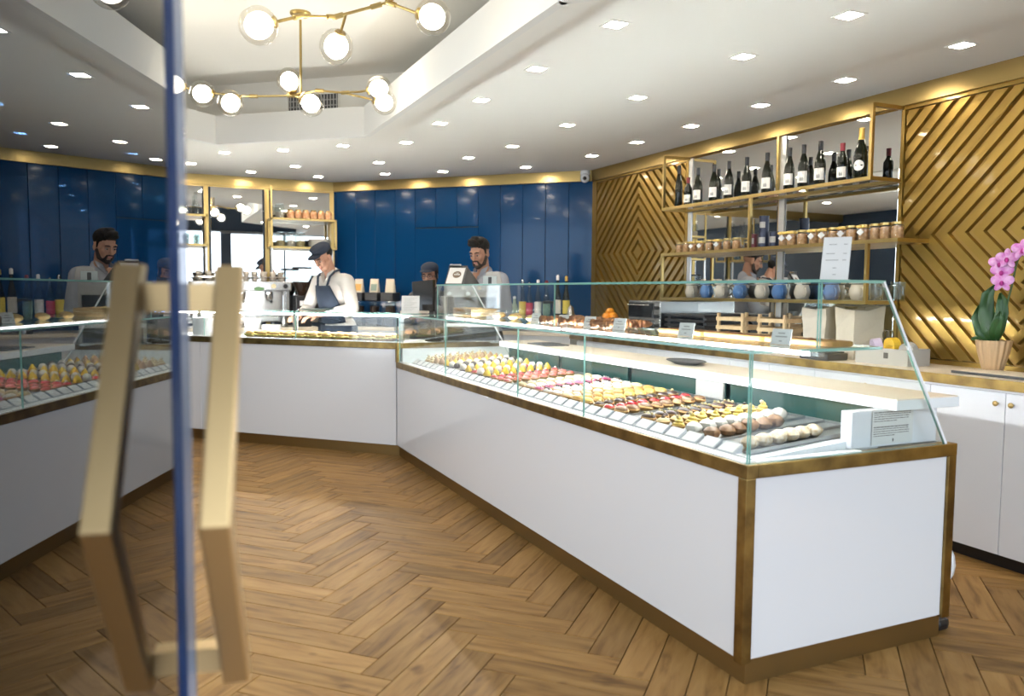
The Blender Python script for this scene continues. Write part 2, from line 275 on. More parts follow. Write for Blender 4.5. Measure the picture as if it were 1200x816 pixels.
cw.pane([q1+Vector((0, 0, ZC+.02)), q2+Vector((0, 0, ZC+.02)), q2+Vector((0, 0, ZU+.01)), q1+Vector((0, 0, ZU+.01))], .04, 0, 0)
cw.pane([q2+Vector((0, 0, ZC+.02)), q3+Vector((0, 0, ZC+.02)), q3+Vector((0, 0, ZU+.01)), q2+Vector((0, 0, ZU+.01))], .04, 0, 0)
cw.build('cove_wall', 'ceiling', cl)

# gold chevron wall
wr = struct(MB().box(XG, XG+.15, -.05, 7.62, 0, ZU+.1).build('wall_right', 'goldback'))
def clip(poly, nx, ny, d):   # keep nx*x+ny*y<=d
    out = []
    for i in range(len(poly)):
        a, c = poly[i], poly[(i+1) % len(poly)]; fa, fc = nx*a[0]+ny*a[1]-d, nx*c[0]+ny*c[1]-d
        if fa <= 0: out.append(a)
        if (fa < 0 < fc) or (fc < 0 < fa): t = fa/(fa-fc); out.append((a[0]+(c[0]-a[0])*t, a[1]+(c[1]-a[1])*t))
    return out
def chevrons(yc, zc, y0, y1, z0, z1, pitch=.1135, bw=.083):
    for sy in (-1, 1):
        for sz in (-1, 1):
            DY = (y1-yc) if sy > 0 else (yc-y0); DZ = (z1-zc) if sz > 0 else (zc-z0)
            for k in range(0, 16):
                s0, s1 = max(.004, k*pitch), k*pitch+bw; pl = [(s0, 0), (s1, 0), (0, s1), (0, s0)]
                pl = clip(clip(pl, 1, 0, DY), 0, 1, DZ)
                if len(pl) < 3: continue
                ar = abs(sum(pl[i][0]*pl[(i+1) % len(pl)][1]-pl[(i+1) % len(pl)][0]*pl[i][1] for i in range(len(pl))))/2
                if ar < 6e-4: continue
                P = [(yc+sy*p[0], zc+sz*p[1]) for p in pl]
                if sy*sz < 0: P = P[::-1]
                cy_, cz_ = sum(p[0] for p in P)/len(P), sum(p[1] for p in P)/len(P); n = len(P); h = .024
                vs = [(XG-.001, p[0], p[1]) for p in P]
                c = .006; Q = []           # chamfered top: each edge moves in by c, mitred edges stay
                inset = lambda p, q: 0.0 if (abs(p[0]-yc) < .004 and abs(q[0]-yc) < .004) or (abs(p[1]-zc) < .004 and abs(q[1]-zc) < .004) else c
                for i in range(n):
                    pm, p, pn = P[i-1], P[i], P[(i+1) % n]; d1 = (Vector(p)-Vector(pm)).normalized(); d2 = (Vector(pn)-Vector(p)).normalized()
                    n1, n2 = Vector((-d1.y, d1.x)), Vector((-d2.y, d2.x)); det = n1.x*n2.y-n1.y*n2.x; c1, c2 = inset(pm, p), inset(p, pn)
                    Q.append(p if abs(det) < .05 else (p[0]+(c1*n2.y-c2*n1.y)/det, p[1]+(n1.x*c2-n2.x*c1)/det))
                vs += [(XG-h, p[0], p[1]) for p in Q]
                fs = [tuple(range(n, 2*n))[::-1]]+[(i, n+i, n+(i+1) % n, (i+1) % n) for i in range(n)]
                MB().add(vs, fs).build('slat', 'gold', wr)
chevrons(6.70, 1.80, 5.94, 7.50, 1.0, 2.57)
chevrons(2.87, 1.77, 2.06, 3.66, 1.0, 2.57)
fr = MB()
for y0, y1 in ((5.905, 5.935), (7.505, 7.6), (2.0, 2.055), (3.665, 3.69)): fr.box(XG-.026, XG, y0, y1, .97, 2.6)
for y0, y1 in ((5.935, 7.505), (2.055, 3.665)): fr.box(XG-.026, XG, y0, y1, 2.572, 2.6); fr.box(XG-.026, XG, y0, y1, .97, .998)
fr.build('panel_border', 'gold', wr)
MB().box(XG-.03, XG, -.05, 2.0, .97, 2.6).build('plain_panel', 'gold', wr)
struct(MB().box(XG-.05, XG, -.05, 7.58, 2.595, ZC).build('trim_1', 'goldtrim'))
for y0, y1 in ((3.70, 4.70), (4.79, 5.86)): MB().box(XG-.016, XG-.002, y0, y1, 1.0, 2.585, bev=.004).build('mirror', 'mirror', wr)
for y in (5.885, 4.745): MB().box(XG-.022, XG, y-.035, y+.025, .98, 2.59).build('silver_strip', 'silver', wr)

# blue panelled wall (45 degrees)
Pb = Vector((XG, 7.6, 0)); db = Vector((-1, 1, 0))/math.sqrt(2); nb = Vector((1, 1, 0))/math.sqrt(2); Lb = math.sqrt(2)*(YM-7.6)
def diag(t, n, z=0.): return Pb+db*t+nb*n+Vector((0, 0, z))
def dbox(mb, t0, t1, n0, n1, z0, z1, mi=0): return mb.hexa([diag(t0, n1, z0), diag(t1, n1, z0), diag(t1, n0, z0), diag(t0, n0, z0), diag(t0, n1, z1), diag(t1, n1, z1), diag(t1, n0, z1), diag(t0, n0, z1)], mi)
wb = struct(dbox(MB(), -.1, Lb+.1, 0, .15, 0, ZU+.1).build('wall_back', 'bluejoint'))
pw = .2695
for i in range(13):
    t0, t1 = max(0.01, i*pw+.012), min(Lb-.005, (i+1)*pw+.008)
    z0 = 2.14 if 5 <= i <= 7 else .0
    if t1-t0 > .02:
        o = dbox(MB(), t0, t1, -.022, -.001, z0, 2.597)
        bm_o = o.build('panel', 'blue', wb); md = bm_o.modifiers.new('b', 'BEVEL'); md.width = .004; md.segments = 2
dr = struct(dbox(MB(), 5*pw+.012, 8*pw+.008, -.024, -.001, .005, 2.125).build('door_1', 'blue'))
MB().tube([diag(7.6*pw, -.06, 1.0), diag(7.6*pw, -.06, 1.12)], .01).tube([diag(7.6*pw, -.02, 1.06), diag(7.6*pw, -.06, 1.06)], .008).build('door_handle', 'chrome', dr)
struct(dbox(MB(), 0.0, Lb, -.05, 0, 2.597, ZC).build('trim_2', 'goldtrim'))

# mirror wall behind the coffee bar
wm = struct(MB().box(XL, XC+.1, YM, YM+.15, 0, ZU+.1).build('wall_mirror', 'navy'))
for x0, x1 in ((XL+.05, .60), (.69, 1.27), (1.37, 2.07)):
    MB().box(x0, x1, YM-.014, YM-.001, 1.0, 2.58, bev=.003).build('mirror', 'mirror', wm)
fb = MB()
for x in (.645, 1.32, 2.09): fb.box(x-.028, x+.022, YM-.03, YM-.001, .97, 2.597)
fb.box(XL, XC, YM-.022, YM-.001, 2.578, 2.597); fb.build('mirror_border', 'goldtrim', wm)
struct(MB().box(XL, XC, YM-.05, YM, 2.597, ZC).build('trim_3', 'goldtrim'))
struct(MB().box(XL-.15, XL, -.25, .4, 0, ZU+.1).box(XL-.15, XL, 6.0, YM+.1, 0, ZU+.1).box(XL-.15, XL, .4, 6.0, 2.72, ZU+.1).box(XL-.15, XL, .4, 6.0, 0, .5).build('wall_left', 'navy'))
w2 = struct(MB().pane([(XL-.08, .4, .5), (XL-.08, 6.0, .5), (XL-.08, 6.0, 2.72), (XL-.08, .4, 2.72)], .012).build('added_side_window', ['glass', 'glassedge'])); f3 = MB()  # unseen side window, added for more daylight on counters and ceiling
for y in (.42, 2.2, 4.1, 5.98): f3.box(XL-.11, XL-.05, y-.02, y+.02, .5, 2.72)
f3.box(XL-.11, XL-.05, .4, 6.0, .5, .54).box(XL-.11, XL-.05, .4, 6.0, 2.68, 2.72).build('window_frame', 'navy', w2)
struct(MB().box(-30, XL-.16, -.26, 26, -.12, -.02).build('ground_side', 'paving'))  # unseen ground outside the added window, kept pale to bounce light upward
# shop front
wf = MB()
for x0, x1, z0, z1 in ((XL-.1, -.30, 0, ZU), (1.6, 1.80, 0, ZU), (4.32, XG+.1, 0, ZU), (-.30, 1.6, 2.74, ZU), (1.8, 4.32, 2.74, ZU), (1.8, 4.32, 0, .1)): wf.box(x0, x1, -.25, -.08, z0, z1)
wfo = struct(wf.build('wall_front', 'navy'))
wn = MB(); wn.pane([(1.8, -.17, .1), (4.32, -.17, .1), (4.32, -.17, 2.74), (1.8, -.17, 2.74)], .012)
wno = struct(wn.build('window_1', ['glass', 'glassedge'])); f2 = MB()
for x in (1.815, 3.06, 4.305): f2.box(x-.02, x+.02, -.2, -.14, .1, 2.74)
f2.box(1.8, 4.32, -.2, -.14, .1, .14).box(1.8, 4.32, -.2, -.14, 2.7, 2.74).build('window_frame', 'navy', wno)
struct(MB().box(-14, 16, -30, -.26, -.12, -.02).build('ground_outside', 'asphalt'))

# ------------------------------------------------------------------ ceiling downlights
def make_down():
    t = thing('downlight', '', 'downlight', (0, 0, ZC), 0, 'square recessed downlights in the white ceiling')
    f = MB(); s, q = .058, .044
    f.box(-s, s, -s, -q, -.004, .003).box(-s, s, q, s, -.004, .003).box(-s, -q, -q, q, -.004, .003).box(q, s, -q, q, -.004, .003); f.build('trim_frame', 'ceiling', t)
    MB().box(-q, q, -q, q, -.003, .002).build('diffuser', 'down', t); return t
dl0 = make_down(); first = True
rows = [(2.12, [3.44, 4.31, 5.17, 6.02, 6.92], 'row beside the ceiling recess'), (3.04, [2.85, 3.585, 4.633, 5.628, 6.663], 'middle row of the ceiling'), (3.93, [2.10, 2.925, 3.697, 4.44, 5.222, 5.991, 6.775], 'row beside the gold wall'),
        (None, [(2.912, 7.425), (3.671, 7.706), (1.652, 7.337), (1.196, 7.819), (.707, 8.227), (2.197, 8.12), (2.993, 8.401)], 'bend behind the recess'), (None, [(1.466, 8.785), (1.087, 9.431), (2.474, 8.891), (1.838, 9.453), (.45, 9.1), (-.1, 8.7)], 'group over the coffee bar'),
        (-.95, [2.0, 3.2, 4.4, 5.6, 6.8, 8.0], 'row along the left side')]
for rx, ys, nm in rows:
    for i, y in enumerate(ys):
        loc = (rx, y, ZC) if rx is not None else (y[0], y[1], ZC)
        lb = 'square white downlight, %s from the shop front in the %s' % (ordw(i), nm) if rx is not None else 'square white downlight, %s of the %s' % (ordw(i), nm)
        if first: dl0.location = loc; dl0['label'] = lb; first = False
        else: dup(dl0, loc, None, lb)

# ------------------------------------------------------------------ long pastry counter
X0, X1, Y0, Y1 = 1.88, 2.955, 2.14, 6.43
pc = thing('pastry_counter', 'long white pastry counter with brass edges and stepped glass showcase', 'display counter', (X0, Y0, 0))
def L3(mb, name, mats, par=pc, smooth=False):     # world-built mesh under a thing at its own origin
    o = mb.build(name, mats, par, smooth); o.matrix_parent_inverse = Matrix.Translation(-Vector(par.location)) if abs(par.rotation_euler.z) < 1e-6 else (Matrix.Translation(par.location) @ Matrix.Rotation(par.rotation_euler.z, 4, 'Z')).inverted()
    return o
k = MB(); k.box(X0+.035, X1-.03, Y0+.02, Y1+.1, 0, .10); L3(k, 'kickboard', 'kick')
L3(MB().box(X0+.008, X0+.03, Y0+.02, Y1+.008, .095, .75, bev=.002), 'front_panel', 'white')
L3(MB().box(X0+.045, X1-.045, Y0+.008, Y0+.03, .095, .75, bev=.002), 'end_panel', 'white')
L3(MB().box(X1-.03, X1-.01, Y0+.03, Y1, .10, .80), 'staff_side_panel', 'cabinet')
br = MB(); br.box(X0, X0+.05, Y0-.004, Y1+.02, .752, .802, bev=.003).box(X0+.05, X1, Y0-.004, Y0+.05, .752, .802, bev=.003)
L3(br, 'top_edge', 'brass')
L3(MB().box(X0, X0+.044, Y0, Y0+.044, .085, .752, bev=.003), 'corner_post', 'brass')
L3(MB().box(X1-.045, X1, Y0-.003, Y0+.044, .085, .752, bev=.003), 'end_post', 'brass')
L3(MB().box(X0+.05, X1-.02, Y0+.05, Y1, .74, .785), 'well_base', 'pmer')
L3(MB().box(X0+.012, X0+.06, Y0+.03, Y1, .785, .806).box(X0+.06, 2.45, Y0+.02, Y0+.055, .785, .806), 'well_ledge', 'pmer')
# staff side worktop on its white back box
L3(MB().box(2.64, 3.0, Y0+.03, 6.02, .945, .985, bev=.003), 'serving_ledge', mat('ledge_white', (.80, .82, .83), .3))
L3(MB().box(2.645, 2.995, Y0+.034, 6.015, .985, .989), 'ledge_top', 'worktop')
L3(MB().box(2.455, 2.93, Y0+.075, Y0+.13, .80, .945, bev=.004).box(2.90, 2.94, Y0+.13, 6.0, .80, .945), 'machinery_box', 'cabinet')
sd = MB()
for y in (2.30, 3.20, 4.10, 5.00):
    sd.box(2.655, 2.665, y, y+.86, .80, .943)
L3(sd, 'dark_rear_panel', 'darkglass')
L3(MB().box(2.642, 2.654, 3.20, 3.42, .845, .943), 'control_box', 'grey')
L3(MB().box(X0+.05, X1, Y1-.02, Y1+.03, .78, .915), 'end_wall', 'plate'); L3(MB().box(X0-.002, X1, Y1-.025, Y1+.035, .915, .958), 'end_cap', 'brass')
L3(MB().box(X0-.004, X0+.02, Y1-.03, Y1+.015, .80, .96), 'step_post', 'brass')
# deck of tilted trays
def deck_z(x): return .806+(x-2.0)*.075
L3(MB().hexa([(2.0, 2.24, .786), (2.63, 2.24, .786), (2.63, 6.3, .786), (2.0, 6.3, .786), (2.0, 2.24, deck_z(2.0)-.012), (2.63, 2.24, deck_z(2.63)-.012), (2.63, 6.3, deck_z(2.63)-.012), (2.0, 6.3, deck_z(2.0)-.012)]), 'tray_bed', 'plastic')
# glass showcase
GZ, UZ, UX0, UX1 = 1.195, 1.445, 2.20, 2.515; G = ['glass', 'glassedge']; t = .009
ys = [Y0+.012, 3.3, 4.05, 5.25, Y1-.06]
for i in range(4): L3(MB().pane([(X0+.012, ys[i]+.001, .802), (X0+.012, ys[i+1]-.001, .802), (X0+.012, ys[i+1]-.001, GZ-.006), (X0+.012, ys[i]+.001, GZ-.006)], t), 'front_glass', G)
L3(MB().pane([(X0+.005, Y0+.006, GZ), (UX0+.33, Y0+.014, GZ), (UX0+.33, Y1-.13, GZ), (X0+.005, Y1-.1, GZ)], .011), 'shelf_glass', G)
for yy in (Y0+.008, Y1-.12):
    L3(MB().pane([(X0+.018, yy, .803), (2.888, yy, .803), (2.658, yy, GZ-.010), (X0+.018, yy, GZ-.006)], t), 'side_glass', G)
    L3(MB().pane([(UX0+.006, yy, GZ+.007), (2.650, yy, GZ+.007), (2.512, yy, UZ-.006), (UX0+.006, yy, UZ-.006)], t), 'upper_side_glass', G)
    L3(MB().bar((2.898, yy, .803), (2.514, yy, UZ), .010, .010), 'side_glass_edge', 'plate')
for i in range(2):
    a, c = (Y0+.014, 4.2) if i == 0 else (4.205, Y1-.126)
    L3(MB().pane([(UX0, a, GZ+.006), (UX0, c, GZ+.006), (UX0, c, UZ-.006), (UX0, a, UZ-.006)], t), 'upper_front_glass', G)
L3(MB().pane([(UX0-.004, Y0+.004, UZ), (UX1+.008, Y0+.004, UZ), (UX1+.008, Y1-.116, UZ), (UX0-.004, Y1-.116, UZ)], .011), 'upper_top_glass', G)
L3(MB().box(2.20, 2.235, Y0+.012, Y0+.05, GZ-.028, GZ-.006, bev=.004), 'glass_clamp', 'steel')
ls = MB()
for y in (Y0+.085, 4.2, Y1-.2): ls.box(2.245, 2.265, y-.01, y+.01, GZ-.03, GZ-.006)
L3(ls, 'tube_clip', 'silver'); L3(MB().tube([(2.255, Y0+.09, GZ-.020), (2.255, Y1-.21, GZ-.020)], .008, 10), 'light_tube', 'led', smooth=True)

# trays, pastries, price tags
def lumpy(r, seed, sq=(1, 1, .8), mi=0, n=9, m=6, c=(0, 0, 0)):
    rng = random.Random(seed); b = MB(); b.ball((0, 0, 0), 1, n, m)
    b.v = [(c[0]+v[0]*r*sq[0]*(1+rng.uniform(-.12, .12)), c[1]+v[1]*r*sq[1]*(1+rng.uniform(-.12, .12)), c[2]+v[2]*r*sq[2]*(1+rng.uniform(-.08, .08))) for v in b.v]; b.m = [mi]*len(b.f); return b
def merge(a, b): a.add(b.v, b.f, b.m); return a
def P_puff(m1): return lumpy(.036, 3, (1.05, 1, .75), c=(0, 0, .026)), [m1]
def P_ecl(m1, m2=None):
    b = MB().ball((0, 0, .017), (.033, .046, .018), 10, 6); b.m = [0]*len(b.f); b.ball((0, 0, .026), (.029, .043, .014), 10, 6, 1)
    if m2: [b.ball((0, y, .040), .008, 6, 4, 2) for y in (-.024, 0, .024)]
    return b, ['pcase', m1]+([m2] if m2 else [])
def P_tart(m1, m2=None):
    b = MB().lathe([(.022, 0), (.034, .020), (.031, .021)], n=12); b.ball((0, 0, .020), (.030, .030, .016), 10, 6, 1)
    if m2: b.ball((0, 0, .036), .010, 7, 5, 2)
    return b, ['pcase', m1]+([m2] if m2 else [])
def P_cone(m1, m2): return MB().lathe([(.026, 0), (.032, .018), (.028, .019)], n=12).lathe([(.027, .016), (.029, .026), (.020, .045), (.008, .062), (.001, .068)], n=12, mi=1), [m2, m1]
def P_ball(m1, m2): return MB().lathe([(.024, 0), (.031, .018), (.028, .019)], n=12).ball((0, 0, .036), .028, 10, 7, 1), [m2, m1]
def P_swirl(m1, m2):
    b = MB().lathe([(.022, 0), (.034, .018), (.031, .019)], n=12)
    for r, z in ((.030, .024), (.022, .038), (.012, .050)): b.ball((0, 0, z), (r, r, .011), 9, 5, 1)
    b.ball((.01, 0, .06), (.010, .010, .008), 6, 4, 2); return b, ['pcase', m1, m2]
kinds = {'puff': ('sugar dusted shell pastry', P_puff('pwhite')), 'brown': ('golden brown praline puff', P_puff('pbrown')), 'meringue': ('white icing covered cream puff', P_puff('pmeringue')), 'yellow': ('yellow custard cream puff', P_swirl('pyellow', 'pcream')), 'mix': ('cream puff with chocolate top', P_tart('pcream', 'pchoc')), 'dark': ('dark chocolate dotted eclair', P_ecl('pchoc', 'pcream')), 'nut': ('brown praline glazed eclair', P_ecl('pbrown')), 'red': ('red jelly glazed tartlet', P_tart('pred')), 'choccream': ('chocolate tartlet with cream button', P_tart('pchoc', 'pcream')), 'lemon': ('pale yellow cream eclair', P_ecl('pyellow')), 'caramel': ('amber caramel glazed eclair', P_ecl('pgold')), 'cream': ('cream coloured glazed eclair', P_ecl('pcream')), 'domino': ('white eclair with chocolate buttons', P_ecl('pmeringue', 'pchoc')), 'pink': ('pink glazed eclair with white dots', P_ecl('ppink', 'pmeringue')), 'white': ('white glazed mini eclair', P_ecl('pmeringue')), 'straw': ('strawberry jelly covered tartlet', P_tart('pstraw')), 'duck': ('bright yellow glazed cone pastry', P_cone('pyel', 'pchoc')), 'whiteball': ('white glazed ball in chocolate cup', P_ball('pmeringue', 'pchoc')), 'chocball': ('dark chocolate ball in white cup', P_ball('pchoc', 'pmeringue')), 'berry': ('red berry tartlet with cream top', P_tart('pred', 'pmeringue')), 'tan': ('tan mousse peak in white cup', P_cone('ptan', 'pmeringue')), 'shell': ('pale cream filled pastry shell', P_swirl('pcream', 'pmeringue'))}
order = ['puff', None, 'brown', 'meringue', 'yellow', 'mix', 'dark', None, 'nut', 'red', 'choccream', 'lemon', 'caramel', 'cream', 'white', 'domino', 'pink', 'white', 'cream', None, 'straw', 'straw', 'berry', 'duck', 'whiteball', 'berry', 'duck', 'whiteball', 'chocball', 'whiteball', 'duck', 'tan', 'tan', 'shell', 'shell']
tme = None; used = {}; protos = {}; SL = math.atan(.075); tag0 = None; seen_tray = 0; gap_n = 0
for k_, kd in enumerate(order):
    y = 2.345+.1125*k_
    lbl = 'steel tray under the %s row, %s tray from the near end' % ((kinds[kd][0].split(' ')[0]+' '+kinds[kd][0].split(' ')[-1]) if kd else 'empty', ordw(k_))
    if tme is None:
        tb = MB(); tb.box(-.30, .30, -.053, .053, -.006, 0)
        for s in (-1, 1): tb.box(-.30, .30, s*.053-.0015, s*.053+.0015, -.006, .010)
        tb.box(.296, .30, -.053, .053, -.006, .012); tme = tb.mesh('pastry_tray', 'tray')
    o = bpy.data.objects.new('pastry_tray', tme); C.objects.link(o); tag(o, lbl, 'tray', 'narrow steel trays in the pastry counter'); o.location = (2.325, y, deck_z(2.325)-.002); o.rotation_euler = (0, -SL, 0)
    if kd:
        used[kd] = used.get(kd, 0)+1; nm, (pm, ms) = kinds[kd]
        if kd not in protos: protos[kd] = pm.mesh('pastry', ms, True)
        tot = order.count(kd); which = '' if tot == 1 else ('nearer ' if used[kd] == 1 and tot == 2 else ('farther ' if tot == 2 else ordw(used[kd]-1)+' '))
        n = {'puff': 7, 'brown': 6, 'meringue': 8}.get(kd, 8)
        for i in range(n):
            x = 2.075+i*(.52/8)+random.uniform(-.004, .004)+(.0 if kd != 'puff' else .0)
            if kd == 'puff' and i > 5: continue
            p = bpy.data.objects.new('pastry', protos[kd]); C.objects.link(p)
            tag(p, '%s, %s from the glass in the %srow%s' % (nm, ordw(i), which, ' of them' if tot > 2 else ''), 'pastry', nm+'s in the %srow' % which)
            sc_ = random.uniform(.92, 1.06); p.scale = (sc_*.92, sc_*1.05, sc_); p.location = (x, y+random.uniform(-.004, .004), deck_z(x)-.002); p.rotation_euler = (0, -SL, random.uniform(-.15, .15)+(random.choice((0, PI)) if kd != 'puff' else random.uniform(0, 6)))
    if tag0 is None:
        b = MB(); b.hexa([(-.012, -.048, 0), (.030, -.048, 0), (.030, .048, 0), (-.012, .048, 0), (-.008, -.048, .004), (.034, -.048, .034), (.034, .048, .034), (-.008, .048, .004)], 0)
        tg = b.mesh('price_tag', 'acrylic'); b2 = MB(); b2.hexa([(-.0085, -.042, .0047), (.0305, -.042, .0328), (.0305, .042, .0328), (-.0085, .042, .0047), (-.009, -.042, .0053), (.030, -.042, .0336), (.030, .042, .0336), (-.009, .042, .0053)]); tg2 = b2.mesh('paper_slip', 'paper'); tag0 = True
    o = bpy.data.objects.new('price_tag', tg); C.objects.link(o); o.location = (1.962, y, .8055); tag(o, 'clear price tag holder in front of the %s tray from the near end' % ordw(k_), 'price tag', 'clear price tags along the front glass')
    s = bpy.data.objects.new('paper_slip', tg2); C.objects.link(s); s.parent = o

# price list taped inside the end glass
pl = thing('price_list', 'printed white price list taped behind the end glass of the pastry counter', 'notice', (2.67, Y0+.07, .81))
MB().box(-.113, .113, -.0012, 0, 0, .138).build('sheet', 'paper', pl)
tx = MB(); rng = random.Random(2)
for blk, z0, nl in ((0, .128, 5), (1, .070, 5)):
    for j in range(nl):
        x = -.105; z = z0-j*.0088; end = .10 if j < nl-1 else .02; hh = .0022 if j else .0032
        while x < end-.01:
            l = rng.uniform(.006, .02); tx.box(x, min(end, x+l), -.0018, -.0012, z-hh, z+hh*.2); x += l+.0035
tx.box(.0, .006, -.0018, -.0012, .008, .020); tx.build('printed_lines', 'ink', pl)['kind'] = 'stuff'

# ------------------------------------------------------------------ things on the upper shelf
ZS = GZ+.0065
def card(x, y, lab, w_=.085, h=.06, rz=R(-75)):
    t = thing('name_card', lab, 'card', (x, y, ZS), rz, 'name cards on the glass shelf')
    MB().hexa([(-w_/2, -.012, 0), (w_/2, -.012, 0), (w_/2, -.010, 0), (-w_/2, -.010, 0), (-w_/2, .006, h), (w_/2, .006, h), (w_/2, .008, h), (-w_/2, .008, h)]).build('card_face', 'paper', t)
    b = MB(); rng = random.Random(int(x*1000+y*77))
    for j, (l, z) in enumerate(((.03, .72), (.05, .5), (.012, .22))): b.hexa([(-l/2, -.0125+.018*z-.0012, h*z-.002), (l/2, -.0125+.018*z-.0012, h*z-.002), (l/2, -.0125+.018*z, h*z-.002), (-l/2, -.0125+.018*z, h*z-.002), (-l/2, -.0112+.018*z-.0012, h*z+.003), (l/2, -.0112+.018*z-.0012, h*z+.003), (l/2, -.0112+.018*z, h*z+.003), (-l/2, -.0112+.018*z, h*z+.003)])
    b.build('print', 'grey', t)['kind'] = 'stuff'
card(2.235, 2.37, 'white name card before the round focaccia nearest the end glass')
card(2.235, 2.97, 'white name card beside the long focaccia, second from the end')
card(2.25, 3.56, 'white name card left of the grill oven, by the croissants'); card(2.25, 3.87, 'white name card among the brown pastries, fourth from the end')
card(2.25, 4.18, 'white name card among the brown pastries, fifth from the end'); card(2.25, 4.55, 'white name card farthest along the glass shelf by the biscuits')
for i, (y, l, lab) in enumerate(((2.30, .36, 'round topped focaccia slab under the paper bag, nearest the end glass'), (2.69, .36, 'golden focaccia slab in the middle of the glass shelf'), (3.06, .33, 'golden focaccia slab farthest from the end glass'))):
    b = MB().box(-.055, .055, -l/2, l/2, 0, .022, bev=.009)
    for j in range(10): b.ball((random.uniform(-.04, .04), random.uniform(-l*.4, l*.4), .0215), (.012, .012, .004), 7, 4, 1)
    tag(b.build('focaccia', ['bread', 'pastrybrown'], None, True, (2.345, y+.05, ZS)), lab, 'bread', 'focaccia slabs on the glass shelf')
crs = MB()
for i in range(9):
    a = R(-110+220*i/8); crs.ball((.035*math.cos(a), .045*math.sin(a), .018), (.016, .016, .010+.010*math.sin(PI*i/8)), 8, 5)
cme = crs.mesh('croissant', 'pastrybrown', True); n_ = 0
for r_, x in enumerate((2.27, 2.37, 2.46)):
    for i in range(7):
        o = bpy.data.objects.new('croissant', cme); C.objects.link(o); o.location = (x, 3.68+i*.125+random.uniform(-.01, .01), ZS+.002); o.rotation_euler = (0, 0, random.uniform(0, 6))
        o.scale = (1.1, 1.1, 1.3); tag(o, 'small brown croissant, %s along the %s row on the glass shelf' % (ordw(i), ('front', 'middle', 'back')[r_]), 'croissant', 'croissants on the glass shelf')
for i in range(6):
    b = MB().ball((0, 0, .022), (.034, .05, .022), 9, 6)
    tag(b.build('glazed_bun', 'bun', None, True, (2.30+.09*(i % 2), 4.72+i*.14, ZS)), 'pale glazed bun on the glass shelf, %s past the croissants' % ordw(i), 'bun', 'buns on the glass shelf')
bk = thing('bread_basket', 'oblong wicker basket at the far end of the upper glass case', 'basket', (2.35, 5.85, ZS))
MB().box(-.10, .10, -.20, .20, 0, .006).lathe([(.0, .0), (.001, .001)], n=4).build('base', 'wicker', bk)
wk = MB()
for z in (.012, .026, .040, .054): wk.tube([(-.1, -.2, z), (.1, -.2, z), (.1, .2, z), (-.1, .2, z), (-.1, -.2, z)], .008, 6)
wk.build('woven_side', 'wicker', bk)
for i in range(5): tag(MB().ball((0, 0, .03), (.05, .036, .03), 9, 6).build('bread_roll', 'bun', None, True, (2.33+.04*(i % 2), 5.70+i*.075, ZS+.008)), 'brown bread roll, %s in the wicker basket' % ordw(i), 'bread roll', 'rolls in the wicker basket')
# menu sign standing on the case top
ms = thing('menu_sign', 'white acrylic menu card leaning on top of the upper glass case', 'menu', (2.365, 2.245, UZ+.0055), R(-58))
MB().hexa([(-.05, -.004, 0), (.05, -.004, 0), (.05, .004, 0), (-.05, .004, 0), (-.05, .046, .165), (.05, .046, .165), (.05, .054, .165), (-.05, .054, .165)]).build('menu_sheet', 'paper', ms)
b = MB()
for z, x0, x1 in ((.135, -.028, .0), (.135, .025, .038), (.10, -.036, -.005), (.10, .025, .038), (.075, -.036, .01), (.075, .025, .038), (.045, -.008, .006), (.02, -.006, .006)):
    y = -.004+.303*z-.0015; b.hexa([(x0, y, z), (x1, y, z), (x1, y+.001, z), (x0, y+.001, z), (x0, y+.0009, z+.003), (x1, y+.0009, z+.003), (x1, y+.0019, z+.003), (x0, y+.0019, z+.003)])
b.build('printed_lines', 'grey', ms)['kind'] = 'stuff'
MB().box(-.048, .048, .004, .05, 0, .004).build('foot', 'acrylic', ms)
# dark tray on the serving ledge
b = MB().lathe([(.085, 0), (.12, .012), (.155, .020), (.150, .024), (.11, .014), (.05, .008)], n=18)
b.v = [(v[0]*.62, v[1], v[2]) for v in b.v]
tag(b.build('black_dish', 'dark', None, True, (2.80, 3.72, .9895), R(-6)), 'shallow black dish with pointed rims lying on the serving ledge', 'dish')
tag(MB().box(-.1, .1, -.16, .16, 0, .008, bev=.003).box(-.08, .08, -.06, .10, .008, .014).build('cutting_board', 'dark', None, False, (2.80, 5.45, .9895)), 'dark flat board at the far end of the serving ledge', 'board')
# ------------------------------------------------------------------ left sandwich counter (45 degrees)
O = Vector((1.88, 6.43, 0)); RZ = R(135)
lc = thing('sandwich_counter', 'white sandwich counter at an angle behind the pastry counter with low glass', 'display counter', O, RZ)
# local: x along the counter away to the left, -y to the staff side
H = 3.1
MB().box(-.02, H, -.70, -.045, 0, .1).build('kickboard', 'kick', lc)
for a, c in ((.004, 2.049), (2.052, 3.1)): MB().box(a, c, -.03, -.006, .095, .908, bev=.002).build('front_panel', 'white', lc)
MB().box(-.02, H, -.05, 0.004, .910, .962, bev=.003).build('top_edge', 'brass', lc)
MB().box(0, H, -.75, -.05, .88, .945).build('deck', 'pmer', lc); MB().box(0, H, -.75, -.73, .1, .88).build('rear_panel', 'cabinet', lc)
MB().box(0, H, -.05, -.006, .962, .968).build('ledge', 'pmer', lc)
for a, c in ((0.0, 1.0), (1.003, 2.0), (2.003, 3.05)): MB().pane([(a, -.012, .968), (c, -.012, .968), (c, -.012, 1.19), (a, -.012, 1.19)][::-1], t).build('front_glass', G, lc)
MB().pane([(-.05, -.005, 1.197), (3.05, -.005, 1.197), (3.05, -.36, 1.197), (-.05, -.36, 1.197)], .011).build('top_glass', G, lc)
for x in (.10, 1.2, 2.3): MB().box(x, x+.045, -.33, -.31, .945, 1.19).build('post', 'silver', lc)
